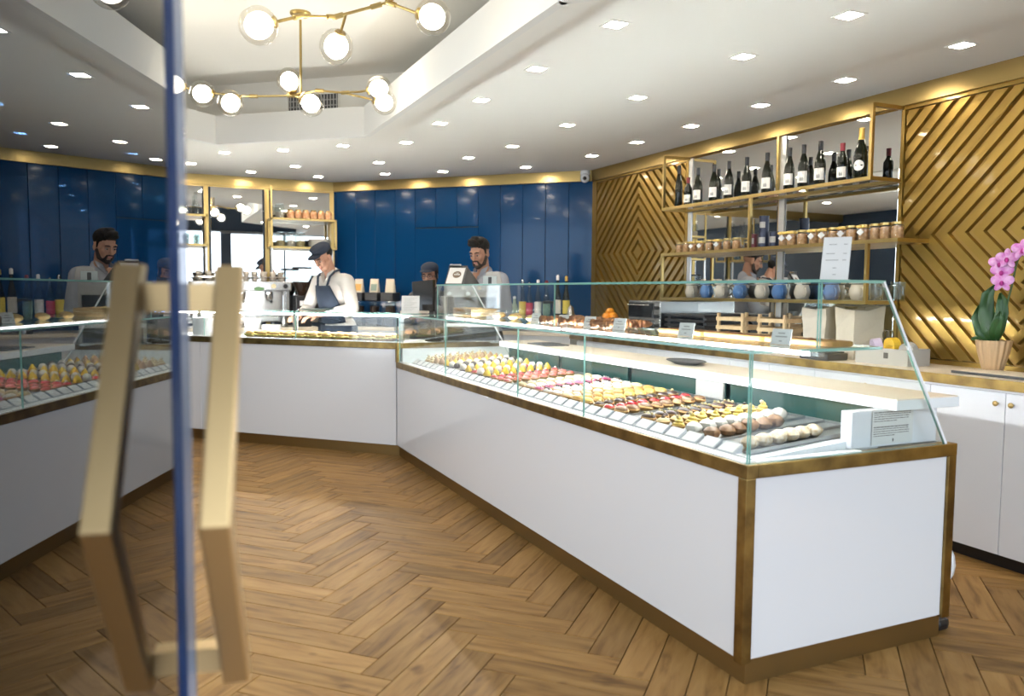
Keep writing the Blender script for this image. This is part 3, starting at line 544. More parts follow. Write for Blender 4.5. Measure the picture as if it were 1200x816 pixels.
MB().tube([(.05, -.32, 1.176), (2.95, -.32, 1.176)], .008, 10).build('light_tube', 'led2', lc, True)
def SP(u, n, z=0.): return O+Vector((-1, 1, 0))/math.sqrt(2)*u+Vector((1, 1, 0))/math.sqrt(2)*n+Vector((0, 0, z))
trayo = tag(MB().box(-.76, .76, -.18, .18, 0, .012, bev=.003).build('sandwich_tray', 'steel', None, False, SP(.93, .27, .9455), RZ), 'long steel tray full of sandwiches in the angled counter', 'tray')
sw = thing('sandwich', 'x', 'sandwich', (0, 0, 0), 0, 'filled buns on the long steel tray')
MB().ball((0, 0, .014), (.05, .036, .013), 10, 6).build('bottom_bun', 'bun', sw, True)
b = MB(); rng = random.Random(4)
for i in range(9): b.ball((.045*math.cos(i*.7), .033*math.sin(i*.7), .024+rng.uniform(0, .006)), (.018, .016, .006), 6, 4)
b.build('lettuce', 'salad', sw, True); MB().box(-.045, .045, -.032, .032, .028, .032).build('cheese', 'cheese', sw); MB().ball((0, 0, .042), (.048, .034, .020), 10, 7).build('top_bun', 'bun', sw, True)
ff = True
for r_ in range(3):
    for i in range(11):
        loc = SP(.24+i*.137, .16+r_*.115, .9578); rz = RZ+random.uniform(-.4, .4); lb = 'small filled bun with lettuce, %s from the corner in the %s row' % (ordw(i), ('front', 'middle', 'back')[r_])
        if ff: sw.location = loc; sw.rotation_euler = (0, 0, rz); sw['label'] = lb; ff = False
        else: dup(sw, loc, rz, lb)
pl_ = MB()
for s_i, (u, n, cnt, r_, lab) in enumerate(((2.2, .22, 21, .095, 'tall stack of white plates at the left of the sandwich tray'), (1.86, .52, 19, .08, 'middle stack of small white plates beside the sandwich tray'), (1.66, .54, 13, .09, 'low stack of white plates beside the sandwich tray'))):
    pme_ = MB().lathe([(r_*.6, 0), (r_*.97, .004), (r_, .006), (r_, .0095), (r_*.95, .0098), (r_*.5, .005)], n=24).mesh('plate', 'plate', True)
    for i in range(cnt):
        o = bpy.data.objects.new('plate', pme_); C.objects.link(o); o.location = SP(u, n, .9455+i*.0086)
        tag(o, 'white plate, %s from the bottom in the %s' % (ordw(i), ' '.join(lab.split(' ')[:5])), 'plate', lab)
dsh = MB().lathe([(.09, 0), (.15, .012), (.19, .022), (.185, .025), (.12, .012)], n=28)
tag(dsh.build('serving_platter', mat('teal_platter', (.06, .12, .13), .3), None, True, SP(.88, .20, 1.203)), 'dark teal oval platter lying on top of the sandwich counter glass', 'platter')
tag(MB().box(-.12, .12, -.05, .05, 0, .02, bev=.002).build('menu_block', mat('pale_card', (.70, .63, .55), .7), None, False, SP(-.02, .30, 1.203), R(-25)), 'flat pale cardboard box on the corner of the sandwich counter glass', 'box')
mc = thing('menu_stand', 'tilted white menu sheet standing on glass where the two counters meet', 'menu', SP(-.06, .14, 1.203), R(-22))
MB().hexa([(-.075, -.004, 0), (.075, -.004, 0), (.075, 0, 0), (-.075, 0, 0), (-.075, .04, .15), (.075, .04, .15), (.075, .044, .15), (-.075, .044, .15)]).build('menu_sheet', 'paper', mc)
b = MB()
for j in range(9):
    z = .13-j*.013; y = -.004+.293*z-.0012; b.hexa([(-.055, y, z), (.055-.02*(j % 3), y, z), (.055-.02*(j % 3), y+.001, z), (-.055, y+.001, z), (-.055, y+.0008, z+.003), (.055-.02*(j % 3), y+.0008, z+.003), (.055-.02*(j % 3), y+.0018, z+.003), (-.055, y+.0018, z+.003)])
b.build('printed_lines', 'grey', mc)['kind'] = 'stuff'; MB().box(-.07, .07, 0, .05, 0, .004).build('foot', 'acrylic', mc)

# ------------------------------------------------------------------ back cabinets and worktop along the gold wall
CX = 3.92
def cabinet(y0, y1, kind, lab, loc0=None):
    c = thing('base_cabinet', lab, 'cabinet', (CX, y0, 0), 0, 'white base cabinets under the gold wall')
    l = y1-y0
    MB().box(.02, XG-CX-.005, .001, l-.001, .07, .92).build('body', 'cabinet', c); MB().box(.05, XG-CX-.01, 0.001, l-.001, 0, .07).build('toe_kick', 'black', c)
    if kind == 'doors':
        for i in range(2):
            d = MB().box(-.001, .018, .002+i*l/2, (i+1)*l/2-.002, .075, .905, bev=.002).build('door', 'cabinet', c); yk = l/2+(-.04 if i == 0 else .04)
            MB().tube([(-.001, yk, .85), (-.016, yk, .85)], .005).ball((-.022, yk, .85), (.010, .014, .014), 10, 7).build('knob', 'goldtrim', d, True)
    else:
        for i, (z0, z1) in enumerate(((.66, .905), (.37, .655), (.075, .365))):
            d = MB().box(-.001, .018, .002, l-.002, z0, z1, bev=.002).build('drawer', 'cabinet', c); zk = z1-.05
            MB().tube([(-.001, l/2, zk), (-.016, l/2, zk)], .005).ball((-.022, l/2, zk), (.010, .014, .014), 10, 7).build('knob', 'goldtrim', d, True)
cabinet(2.16, 3.01, 'doors', 'white double door cabinet nearest the shop front under the orchid'); cabinet(3.01, 3.85, 'drawers', 'white drawer cabinet beside the double doors under the orchid')
cabinet(3.85, 4.68, 'doors', 'white double door cabinet behind the paper bags'); cabinet(4.68, 5.5, 'drawers', 'white drawer cabinet under the wooden crates')
cabinet(5.5, 6.33, 'doors', 'white double door cabinet below the grill oven'); cabinet(6.33, 7.0, 'drawers', 'white drawer cabinet at the far end by the blue wall')
wt = thing('worktop', 'pale stone worktop with aged brass edge along the gold wall', 'worktop', (3.90, 2.12, .92))
MB().box(.012, XG-3.90-.002, 0, 5.0, 0, .05).build('slab', 'worktop', wt); MB().box(0, .012, -.002, 5.0, 0, .051).build('edge_strip', 'brass', wt)
ZW = .9705

# ------------------------------------------------------------------ brass wall shelf unit with bottles, jars, mugs
su = thing('brass_shelf_unit', 'brass framed wall shelf with glass top shelf in front of mirrors', 'shelf', (XG, 3.68, 1.33))
FX = 4.16; yA, yB = 3.685, 5.90; sq = .022
def post(y, x, z0, z1): L3(MB().box(x-sq/2, x+sq/2, y-sq/2, y+sq/2, z0, z1), 'post', 'goldtrim', su)
for z0, z1 in ((2.13, 2.593),):
    post(yA, FX, z0, z1); post(yB, FX, z0, z1)
post(4.78, FX, 1.735, 2.115); post(yA, FX, 1.345, 1.72); post(yB, FX, 1.345, 1.72); post(4.78, XG-.03, 2.15, 2.593)
def rail(y0, y1, x, z, w_=.024): L3(MB().box(x-w_/2, x+w_/2, y0, y1, z-.012, z+.012), 'rail', 'goldtrim', su)
def cross(y, x0, x1, z): L3(MB().box(x0, x1, y-sq/2, y+sq/2, z-.012, z+.012), 'crossbar', 'goldtrim', su)
for z in (2.128,): rail(yA-.012, yB+.012, FX, z); rail(yA, yB, XG-.04, z)
for y in (yA, yB): cross(y, FX, XG-.02, 2.128); cross(y, FX, XG-.02, 2.585)
L3(MB().pane([(FX+.012, yA, 2.133), (XG-.03, yA, 2.133), (XG-.03, yB, 2.133), (FX+.012, yB, 2.133)], .012), 'glass_shelf', G, su)
L3(MB().box(FX-.012, XG-.018, yA-.23, yB+.012, 1.718, 1.742), 'shelf_board', 'goldtrim', su)
L3(MB().box(FX-.012, XG-.018, yA-.01, yB+.012, 1.333, 1.355), 'shelf_board', 'goldtrim', su)
ZT = 2.1395
def bottle(loc, lab, h=.30, r=.038, cap='capsule_black', label=True, style='bordeaux', group='wine bottles on the glass shelf'):
    t = thing('wine_bottle', lab, 'bottle', loc, 0, group); s = h/.30
    if style == 'burg': pr = [(r*.9, 0), (r, .006), (r, .135*s), (r*.93, .16*s), (r*.65, .20*s), (r*.42, .232*s), (.0135, .25*s), (.0135, .292*s), (.0155, .293*s), (.0155, h), (.001, h+.0005)]
    elif style == 'slim': pr = [(r*.9, 0), (r, .006), (r, .15*s), (r*.75, .20*s), (.015, .24*s), (.014, h), (.001, h+.0005)]
    else: pr = [(r*.9, 0), (r, .006), (r, .175*s), (r*.94, .195*s), (r*.6, .215*s), (.0145, .232*s), (.0135, .29*s), (.0155, .291*s), (.0155, h), (.001, h+.0005)]
    MB().lathe(pr, n=20).build('glass_body', 'wineglass', t, True)
    MB().lathe([(.0152, h*.80), (.0160, h*.82), (.0165, h+.001), (.001, h+.0015)], n=14).build('capsule', cap, t, True)
    if label:
        b = MB(); n = 9; vs = []; z0, z1 = .035*s, .115*s
        for k in range(n):
            a = R(205)+R(70)*(k/(n-1)-.5)*1.7; vs += [((r+.0008)*math.cos(a), (r+.0008)*math.sin(a), z0), ((r+.0008)*math.cos(a), (r+.0008)*math.sin(a), z1)]
        b.add(vs, [(2*k, 2*k+2, 2*k+3, 2*k+1) for k in range(n-1)]); b.build('label', 'label', t, True)
        b = MB(); vs = []
        for k in range(5):
            a = R(205)+R(40)*(k/4-.5); vs += [((r+.0013)*math.cos(a), (r+.0013)*math.sin(a), z0+.012*s), ((r+.0013)*math.cos(a), (r+.0013)*math.sin(a), z0+(.030+.012*(k % 2))*s)]
        b.add(vs, [(2*k, 2*k+2, 2*k+3, 2*k+1) for k in range(4)]); b.build('label_print', 'grey', t, True)
    return t
kx = 4.22/4.28
for i, (y, kw) in enumerate(((5.845, dict(h=.355, r=.032, label=False, style='slim', lab='tall slim black bottle without label at the far left of the glass shelf')), (5.711, dict(h=.235, r=.034, cap='capsule_red', lab='short red capped bottle beside the tall slim black one')), (5.576, dict(style='burg', lab='dark wine bottle with white label, third from the left')), (5.366, dict(style='burg', lab='dark wine bottle with white label, fourth from the left')), (5.18, dict(style='burg', lab='dark wine bottle with white label, fifth from the left')), (4.97, dict(style='burg', lab='dark wine bottle with white label, sixth from the left')), (4.745, dict(style='burg', lab='dark wine bottle with white label, just left of the middle brass post')), (4.514, dict(style='burg', lab='dark wine bottle with white label, just right of the middle brass post')), (4.376, dict(style='burg', lab='dark wine bottle with white label, second right of the middle post')), (4.221, dict(style='burg', lab='dark wine bottle with white label left of the slim red capped one')), (4.026, dict(h=.255, r=.033, cap='capsule_red', lab='slim red capped wine bottle beside the champagne')))):
    lab = kw.pop('lab'); bottle((4.22, y*kx, ZT), lab, **kw)
ch = bottle((4.22, 3.872*kx, ZT), 'large champagne bottle with gold foil neck and round label', h=.325, r=.045, cap='foilgold', label=False, style='burg', group=None)
MB().lathe([(.0165, .235), (.020, .262), (.0175, .27), (.0175, .318), (.019, .327), (.002, .331)], n=14).build('gold_foil', 'foilgold', ch, True)
b = MB(); vs = [(.0475*math.cos(R(205)), .0475*math.sin(R(205)), .085)]
for k in range(16):
    a = 2*PI*k/16; th = R(205)+.75*math.cos(a); vs.append((.0475*math.cos(th), .0475*math.sin(th), .085+.034*math.sin(a)))
b.add(vs, [(0, 1+k, 1+(k+1) % 16) for k in range(16)]); b.build('round_label', 'label', ch)

jar = thing('biscuit_jar', 'x', 'jar', (0, 0, 0), 0, 'glass biscuit jars on the middle brass shelf')
MB().lathe([(.030, .001), (.033, .006), (.033, .066), (.026, .074), (.001, .0745)], n=14).build('biscuits', 'cookie', jar, True)
MB().lathe([(.035, 0), (.037, .004), (.037, .075), (.031, .082)], n=16).build('glass', 'bottle', jar, True)
MB().lathe([(.033, .082), (.033, .096), (.001, .097)], n=16).build('lid', 'goldtrim', jar, True)
jar2 = None
def tagjar(o):
    MB().tube([(-.036, -.012, .078), (-.039, 0, .081), (-.036, .012, .078), (0, .037, .08), (.036, 0, .08), (0, -.037, .08), (-.036, -.012, .078)], .004, 6).ball((-.042, -.014, .083), (.007, .017, .009), 7, 5).ball((-.042, .014, .083), (.007, .017, .009), 7, 5).build('ribbon', 'ribbon', o, True)
    MB().hexa([(-.046, 0, .028), (-.046, .024, .050), (-.046, 0, .072), (-.046, -.024, .050), (-.044, 0, .028), (-.044, .024, .050), (-.044, 0, .072), (-.044, -.024, .050)]).build('gift_tag', 'paper', o)
yl = [5.80, 5.70, 5.60, 5.50, 5.38, 5.27, 5.17, 5.05]; yr = [4.52, 4.44, 4.35, 4.245, 4.155, 4.075, 3.975, 3.90, 3.81, 3.725, 3.64, 3.555]
jt = dup(jar, (0, 0, 0)); tagjar(jt)
for side, lst, sc_, tg_ in (('left of the navy tins', yl, .95, (2, 3, 5)), ('right of the navy tins', yr, 1.08, (0, 1, 3, 4, 6, 8))):
    for i, y in enumerate(lst):
        src = jt if i in tg_ else jar; rz = R(25)+random.uniform(-.25, .25)
        dup(src, (4.235+random.uniform(-.012, .012), y*.993, 1.7425), rz, '%s, %s in the row %s' % ('ribboned biscuit jar with tag' if i in tg_ else 'plain glass biscuit jar', ordw(i), side), (sc_, sc_, sc_))
for o in (jar, jt):
    for c_ in list(o.children): bpy.data.objects.remove(c_)
    bpy.data.objects.remove(o)
def tin(loc, lab, m, h=.115, r=.042):
    t = thing('tea_tin', lab, 'tin', loc, R(25), 'round tins between the biscuit jars'); MB().lathe([(r, 0), (r, h-.012), (r+.002, h-.012), (r+.002, h), (.001, h)], n=18).build('can', m, t, True)
    b = MB(); vs = []
    for k in range(6): a = PI+1.3*(k/5-.5); vs += [((r+.001)*math.cos(a), (r+.001)*math.sin(a), .03), ((r+.001)*math.cos(a), (r+.001)*math.sin(a), .075)]
    b.add(vs, [(2*k, 2*k+2, 2*k+3, 2*k+1) for k in range(5)]); b.build('label', 'grey', t)
tin((4.235, 4.83, 1.7425), 'dark red tin left of the stacked navy tins', 'tinred', .105, .036); tin((4.235, 4.71, 1.7425), 'lower navy tin carrying another tin', 'tin'); tin((4.235, 4.71, 1.8580), 'upper navy tin stacked on another tin', 'tin', .12, .036); tin((4.235, 4.60, 1.7425), 'navy tin right of the stacked pair', 'tin', .11, .036)
def mug(name, m, loc, lab, rz):
    t = thing(name, lab, 'mug', loc, rz, 'round mugs on the lowest brass shelf')
    MB().lathe([(.034, 0), (.044, .008), (.056, .04), (.056, .062), (.046, .095), (.044, .105), (.040, .105), (.042, .09), (.050, .06), (.048, .03), (.03, .012)], n=20).build('cup', m, t, True)
    MB().tube([(0, -.045, .085), (0, -.072, .08), (0, -.083, .055), (0, -.072, .03), (0, -.05, .025)], .008, 8).build('handle', m, t, True)
for i, (y, c_) in enumerate(((5.631, 'beige'), (5.426, 'blue'), (5.236, 'beige'), (5.012, 'blue'), (4.763, 'beige'), (4.578, 'blue'), (4.351, 'beige'), (4.078, 'blue'), (3.854, 'beige'))):
    mug('round_mug', 'mug'+c_, (4.26, y*.995, 1.3555), '%s glazed round mug, %s from the far end of the lowest shelf' % (c_, ordw(i)), R(-25))
for i, y in enumerate((3.66, 3.50)):
    t = thing('glass_mug', 'clear glass mug at the near end of the lowest shelf, %s' % ('beside the beige mug' if i == 0 else 'outermost one'), 'mug', (4.26, y+.03, 1.3555), R(-25)); MB().lathe([(.036, 0), (.04, .006), (.043, .12), (.040, .12), (.036, .012)], n=18).build('cup', 'bottle', t, True)
    MB().tube([(0, -.04, .10), (0, -.068, .09), (0, -.068, .04), (0, -.04, .03)], .006, 8).build('handle', 'bottle', t, True)

# ------------------------------------------------------------------ things on the back worktop
def crate(loc, lab, rz):
    t = thing('wooden_crate', lab, 'crate', loc, rz, 'slatted wooden crates on the back worktop'); w_, d_, h = .17, .13, .066
    for lv in range(4):
        z = lv*h+.004
        for s in (-1, 1):
            MB().box(-w_, w_, s*d_-.004, s*d_+.004, z+.016, z+.044).build('slat', 'crate', t); MB().box(s*w_-.004, s*w_+.004, -d_+.005, d_-.005, z+.016, z+.044).build('slat', 'crate', t)
    for sx_ in (-1, 1):
        for sy_ in (-1, 1): MB().box(sx_*(w_-.012)-.010, sx_*(w_-.012)+.010, sy_*(d_-.015)-.010, sy_*(d_-.015)+.010, 0, .276).build('corner_post', 'crate', t)
    b = MB()
    for i in range(4): b.box(-w_+.02, w_-.02, -d_+.03+i*.06, -d_+.065+i*.06, .006, .012)
    b.build('bottom_board', 'crate', t)
crate((4.17, 4.82, ZW), 'pale slatted wooden crate stack beside the black tray rack', R(9)); crate((4.22, 4.42, ZW), 'pale slatted wooden crate stack nearer the paper bags', R(5))
def paperbag(loc, lab, rz, w_=.11, d_=.08, h=.33):
    t = tag(bpy.data.objects.new('paper_bag', None), lab, 'bag', 'open paper bags on the back worktop'); C.objects.link(t); t.location = loc; t.rotation_euler = (0, 0, rz)
    b = MB(); n = 5; rng = random.Random(lab); pts = [(-w_, -d_), (0, -d_), (w_, -d_), (w_, 0), (w_, d_), (0, d_), (-w_, d_), (-w_, 0)]; vs = []; fs = []
    for i in range(n+1):
        z = h*i/n; e = 1+.10*i/n
        for (x, y) in pts: vs.append((x*e+rng.uniform(-.006, .006), y*e+rng.uniform(-.006, .006), z+(rng.uniform(-.02, .03) if i == n else 0)))
    for i in range(n):
        for k in range(8): fs.append((i*8+k, i*8+(k+1) % 8, i*8+8+(k+1) % 8, i*8+8+k))
    fs.append(tuple(range(8))[::-1]); o = b.add(vs, fs).build('bag_body', 'bag', t); m_ = o.modifiers.new('t', 'SOLIDIFY'); m_.thickness = .003
    MB().box(-w_*.8, w_*.8, -d_*.8, d_*.8, .004, h*.72, bev=.02).build('bread_inside', 'bread', t)
paperbag((4.24, 4.10, ZW), 'open pale paper bag left of the glass corner', R(12)); paperbag((4.27, 3.82, ZW), 'open pale paper bag right of the glass corner', R(-8))
ov = thing('grill_oven', 'small steel double deck grill oven on the back worktop', 'oven', (4.23, 5.98, ZW), 0)
MB().box(-.20, .22, -.25, .25, .02, .39, bev=.01).build('casing', 'steel', ov)
for z0, z1 in ((.05, .20), (.225, .365)):
    d_ = MB().box(-.212, -.2, -.14, .235, z0, z1, bev=.003).build('door', 'blackgloss', ov); MB().tube([(-.23, -.12, z1-.02), (-.23, .215, z1-.02)], .006).build('handle', 'steel', d_)
for z in (.32, .24, .15): MB().tube([(-.2, -.195, z), (-.225, -.195, z)], .018, 14).build('control_knob', 'black', ov)
for x in (-.17, .19):
    for y in (-.22, .22): MB().tube([(x, y, 0), (x, y, .025)], .015).build('foot', 'black', ov)
tk = thing('tray_rack', 'black stack of shallow trays between the oven and crates', 'rack', (4.20, 5.40, ZW))
for i in range(6): MB().box(-.17, .17, -.27, .27, .012+i*.043, .036+i*.043, bev=.006).build('black_tray', 'black', tk)
for y in (-.24, .24): MB().box(-.14, .14, y-.02, y+.02, 0, .25).build('spacer', 'dark', tk)
ov.scale = (1, 1, .915)
# oranges heap
bo = thing('orange_bowl', 'steel bowl under the heap of oranges near the blue wall', 'bowl', (4.20, 6.83, ZW)); MB().lathe([(.06, 0), (.11, .05), (.15, .10), (.145, .10), (.105, .055), (.05, .01)], n=24).build('bowl', 'steel', bo, True)
ome = MB().ball((0, 0, 0), (.042, .042, .039), 14, 10).mesh('orange', 'orange', True); k_ = 0
for ring, z, rr in ((6, .135, .085), (1, .11, 0), (4, .185, .048), (1, .232, 0)):
    for i in range(ring):
        o = bpy.data.objects.new('orange', ome); C.objects.link(o); a = 2*PI*i/ring+z*9; o.location = (4.20+rr*math.cos(a), 6.83+rr*math.sin(a), ZW+z); k_ += 1
        tag(o, 'ripe orange in the heap, %s %s' % (ordw(i), 'of the lower ring' if ring == 6 else ('of the upper ring' if ring == 4 else ('at the very top' if z > .2 else 'at the bottom centre'))), 'orange', 'oranges heaped in a steel bowl')
gb = thing('supply_box', 'grey open box holding tape rolls and scissors', 'box', (4.16, 3.47, ZW), R(4))
for a in ((-.105, .105, -.18, -.172), (-.105, .105, .172, .18), (-.105, -.097, -.172, .172), (.097, .105, -.172, .172)): MB().box(*a, 0, .10).build('side', 'greybox', gb)
MB().box(-.097, .097, -.172, .172, 0, .006).build('bottom', 'greybox', gb); MB().box(-.107, -.104, -.05, -.02, .04, .075).build('handle_slot', 'dark', gb)
def roll(loc, lab, m, rx):
    o = MB().lathe([(.022, -.025), (.048, -.025), (.048, .025), (.022, .025), (.022, -.025)], n=20).build('tape_roll', m, None, True, loc); o.rotation_euler = rx; tag(o, lab, 'tape')
roll((4.14, 3.57, ZW+.105), 'lilac tape roll at the left in the grey supply box', 'lilac', (R(80), 0, R(60))); roll((4.16, 3.47, ZW+.115), 'yellow orange tape roll standing in the grey supply box', 'yellowtape', (R(10), R(85), 0)); roll((4.18, 3.37, ZW+.09), 'pale brown tape roll at the right in the grey supply box', 'greybox', (R(10), R(80), R(15)))
sc_ = thing('scissors', 'black handled scissors standing upright in the grey supply box', 'scissors', (4.18, 3.52, ZW+.01), R(30))
MB().bar((0, 0, 0), (.005, .01, .13), .012, .003).bar((.004, 0, 0), (-.002, -.008, .13), .012, .003).build('blades', 'steel', sc_)
for s in (-1, 1): MB().tube([(.0, s*.012+.018*math.cos(a), .165+.03*math.sin(a)) for a in [2*PI*i/10 for i in range(11)]], .005, 6).build('handle', 'black', sc_)
for nm_, loc, h, m, lab in (('scale', (4.02, 3.88, ZW), .06, 'dark', 'low dark kitchen scale under the glass corner'),): tag(MB().box(-.09, .09, -.12, .12, 0, .045, bev=.008).box(-.08, .08, -.10, .10, .045, .055, bev=.004).build(nm_, m, None, False, loc), lab, 'scale')
tag(MB().box(-.05, .05, -.075, .075, 0, .012, bev=.003).box(-.04, .04, -.07, .07, .012, .10, bev=.02).build('paper_stack', 'plastic', None, False, (4.35, 3.69, ZW), R(3)), 'loose white wrapping paper pile behind the grey box', 'paper')
tg_ = tag(MB().box(-.13, .13, -.45, .45, 0, .014, bev=.003).box(-.12, .12, -.44, .44, .014, .0155, 1).build('serving_tray', ['black', 'worktop'], None, False, (4.14, 2.51, ZW)), 'flat dark edged tray on the worktop below the orchid', 'tray')
# orchid
oc = thing('potted_orchid', 'pink orchid in a ribbed gold pot against the gold wall', 'plant', (4.27, 2.90, ZW))
MB().lathe([(.045, 0), (.050, .004), (.062, .05), (.078, .11), (.088, .165), (.090, .178), (.082, .178), (.078, .16)], n=96, rib=.035, ribn=16).build('pot', 'pot', oc, True); MB().lathe([(.078, .155), (.03, .165), (.001, .167)], n=20).build('bark', 'soil', oc, True)
def leaf(pts, wd, par=oc):
    b = MB(); n = len(pts); vs = []; fs = []; pts = [Vector(p) for p in pts]
    for i, p in enumerate(pts):
        d = (pts[min(i+1, n-1)]-pts[max(i-1, 0)]).normalized(); sd_ = d.cross(Vector((-.9, -.42, .1))).normalized(); w_ = wd*math.sin(PI*(.12+.88*i/(n-1)))**.7 if i < n-1 else .003; nn = sd_.cross(d).normalized()
        vs += [p-sd_*w_-nn*-.006, p-nn*.006, p+sd_*w_-nn*-.006]
    for i in range(n-1):
        for j in range(2): fs.append((i*3+j, i*3+j+1, i*3+4+j, i*3+3+j))
    o = b.add(vs, fs).build('leaf', 'leaf', par, True); m_ = o.modifiers.new('t', 'SOLIDIFY'); m_.thickness = .004
leaf([(0, 0, .16), (-.01, .025, .24), (-.02, .04, .34), (-.02, .035, .43), (-.02, -.005, .485)], .040); leaf([(0, 0, .16), (-.01, -.03, .24), (-.02, -.05, .33), (-.015, -.045, .40), (-.01, -.03, .44)], .032)
leaf([(0, .01, .16), (-.02, .06, .22), (-.03, .085, .30), (-.03, .075, .37)], .034); leaf([(0, -.01, .16), (-.03, -.02, .22), (-.05, -.055, .29), (-.05, -.06, .34)], .030); leaf([(0, .02, .165), (-.01, .08, .185), (-.02, .12, .18)], .018)
sp = [(0, -.01, .16), (0, -.05, .32), (0, -.085, .48), (0, -.10, .58), (-.01, -.13, .655), (-.02, -.19, .685), (-.02, -.27, .67)]
MB().tube(sp, [.006, .006, .005, .005, .004, .004, .003], 8).build('flower_stem', 'stem', oc, True)
def flower(p, s=1.):
    b = MB()
    for i in range(5):
        a = 2*PI*i/5+PI/2; rr = .030 if i in (1, 4) else .027; rot = Matrix.Rotation(R(25), 3, 'Z') @ Matrix.Rotation(a, 3, 'X')
        b.ball(Vector(p)+rot @ Vector((0, rr*s, 0))*1.0, (.006*s, .030*s, (.026 if i in (1, 4) else .017)*s), 9, 6, 0, rot)
    b.ball(Vector(p)+Vector((-.014, -.006, -.008)), (.012*s, .010*s, .014*s), 8, 6, 1); b.build('flower', ['purple', 'lip'], oc, True)
for p in ((-.03, -.05, .50), (-.03, -.045, .555), (-.035, -.035, .60), (-.035, -.075, .625), (-.03, -.155, .67), (-.03, -.22, .655)): flower(p)
tag(MB().ball((0, 0, .12), (.06, .10, .12), 12, 8).build('waste_bag', 'plastic', None, True, (3.42, 2.36+.2, 0.0)), 'white plastic bag on the floor behind the counter end', 'bag')
tag(MB().box(-.04, .04, -.12, .12, 0, .05, bev=.02).build('floor_pedal', 'black', None, False, (2.985, 2.30, 0.0)), 'black shoe shaped pedal on the floor at the counter end', 'pedal')

# ------------------------------------------------------------------ coffee bar along the mirror wall
cb = thing('coffee_bar', 'dark fronted coffee bar counter below the mirrors', 'counter', (XL+.02, 9.30, 0))
MB().box(0, 3.45, .03, YM-9.30-.04, 0, .93).build('body', 'cabinet', cb); MB().box(0, 3.47, 0, YM-9.30-.04, .93, .97, bev=.004).build('top', 'worktop', cb)
em = thing('espresso_machine', 'wide steel espresso machine with cups on top below the mirror', 'espresso machine', (.45, 9.38, .97))
MB().box(0, 1.06, 0, .21, .41, .52, bev=.012).build('top_panel', 'steel', em); MB().box(.02, 1.04, .14, .21, .10, .41).build('rear_body', 'steel', em); MB().box(0, 1.06, .02, .21, .06, .12, bev=.008).build('drip_tray', 'steel', em)
for x in (.06, 1.0):
    for y in (.06, .18): MB().tube([(x, y, 0), (x, y, .07)], .02).build('foot', 'black', em)
for x in (.02, 1.02): MB().box(x-.015, x+.015, .02, .21, .10, .42).build('side_cheek', 'steel', em)
for x, m_ in ((.12, 'lamp_dial'), (.34, 'plate'), (.63, 'plate'), (.80, 'plate'), (.86, 'lamp_dial'), (.99, 'black')):
    MB().tube([(x, 0, .465), (x, -.018, .465)], .026, 14).build('control_knob', 'plate' if m_ == 'plate' else ('black' if m_ == 'black' else mat('cream_dial', (.75, .62, .38), .4)), em, True)
MB().lathe([(.001, 0), (.055, 0), (.055, .004), (.001, .005)], n=20).build('badge', mat('green_badge', (.10, .22, .08), .4), em).matrix_basis = Matrix.Translation((.70, -.001, .435)) @ Matrix.Rotation(R(90), 4, 'X') @ Matrix.Diagonal((1, .42, 1, 1))
for x in (.22, .52, .82):
    g_ = MB().lathe([(.035, 0), (.045, .02), (.045, .09)], (x, .085, .31), 16).build('group_head', 'chrome', em, True); MB().tube([(x, .08, .32), (x, -.02, .30), (x, -.10, .29)], [.010, .014, .016], 8).build('portafilter_handle', 'black', g_, True)
for x in (.10, .96): MB().tube([(x, .03, .40), (x, -.03, .36), (x, -.04, .18)], .007, 8).build('steam_wand', 'chrome', em, True)
rl = MB(); rl.tube([(.02, .03, .56), (1.04, .03, .56), (1.04, .20, .56), (.02, .20, .56), (.02, .03, .56)], .006)
for x in (.02, .37, .72, 1.04): rl.tube([(x, .03, .52), (x, .03, .56)], .005)
rl.build('cup_rail', 'chrome', em, True)
cup = MB().lathe([(.020, 0), (.026, .006), (.036, .045), (.034, .055), (.031, .055), (.032, .045), (.022, .01)], n=14).mesh('coffee_cup', 'mugbeige', True)
for r_ in range(2):
    for i in range(10):
        for lv in range(2 if (i+r_) % 3 else 1):
            o = bpy.data.objects.new('coffee_cup', cup); C.objects.link(o); o.location = (.53+i*.098, 9.45+r_*.082, 1.491+lv*.052); o.rotation_euler = (0, 0, random.uniform(0, 6))
            tag(o, 'beige coffee cup, %s from the left in the %s row%s' % (ordw(i), ('front', 'rear')[r_], ', upper of its stack' if lv else ' on the espresso machine'), 'cup', 'coffee cups on the espresso machine')
gr = thing('coffee_grinder', 'black coffee grinder with clear bean hopper right of the espresso machine', 'grinder', (1.645, 9.48, .97))
MB().box(-.09, .09, -.10, .12, 0, .36, bev=.012).build('body', 'black', gr); MB().lathe([(.04, .36), (.05, .38), (.10, .50), (.10, .52)], n=20).build('beans', 'beans', gr, True); MB().lathe([(.045, .36), (.055, .38), (.11, .50), (.11, .67)], n=20).build('hopper', 'bottle', gr, True)
MB().lathe([(.113, .67), (.113, .69), (.001, .692)], n=20).build('hopper_lid', 'black', gr); MB().box(-.045, .045, -.104, -.10, .24, .30).build('display', 'plate', gr); MB().box(-.03, .03, -.17, -.10, .14, .17).build('portafilter_fork', 'black', gr)
jg = thing('milk_jug', 'steel milk jug standing before the espresso machine', 'jug', (1.42, 9.34, .9705)); MB().lathe([(.035, 0), (.045, .01), (.048, .05), (.038, .11), (.042, .13), (.039, .13), (.035, .11)], n=16).build('body', 'steel', jg, True); MB().tube([(0, -.04, .11), (0, -.075, .10), (0, -.07, .05), (0, -.045, .03)], .006).build('handle', 'steel', jg, True)
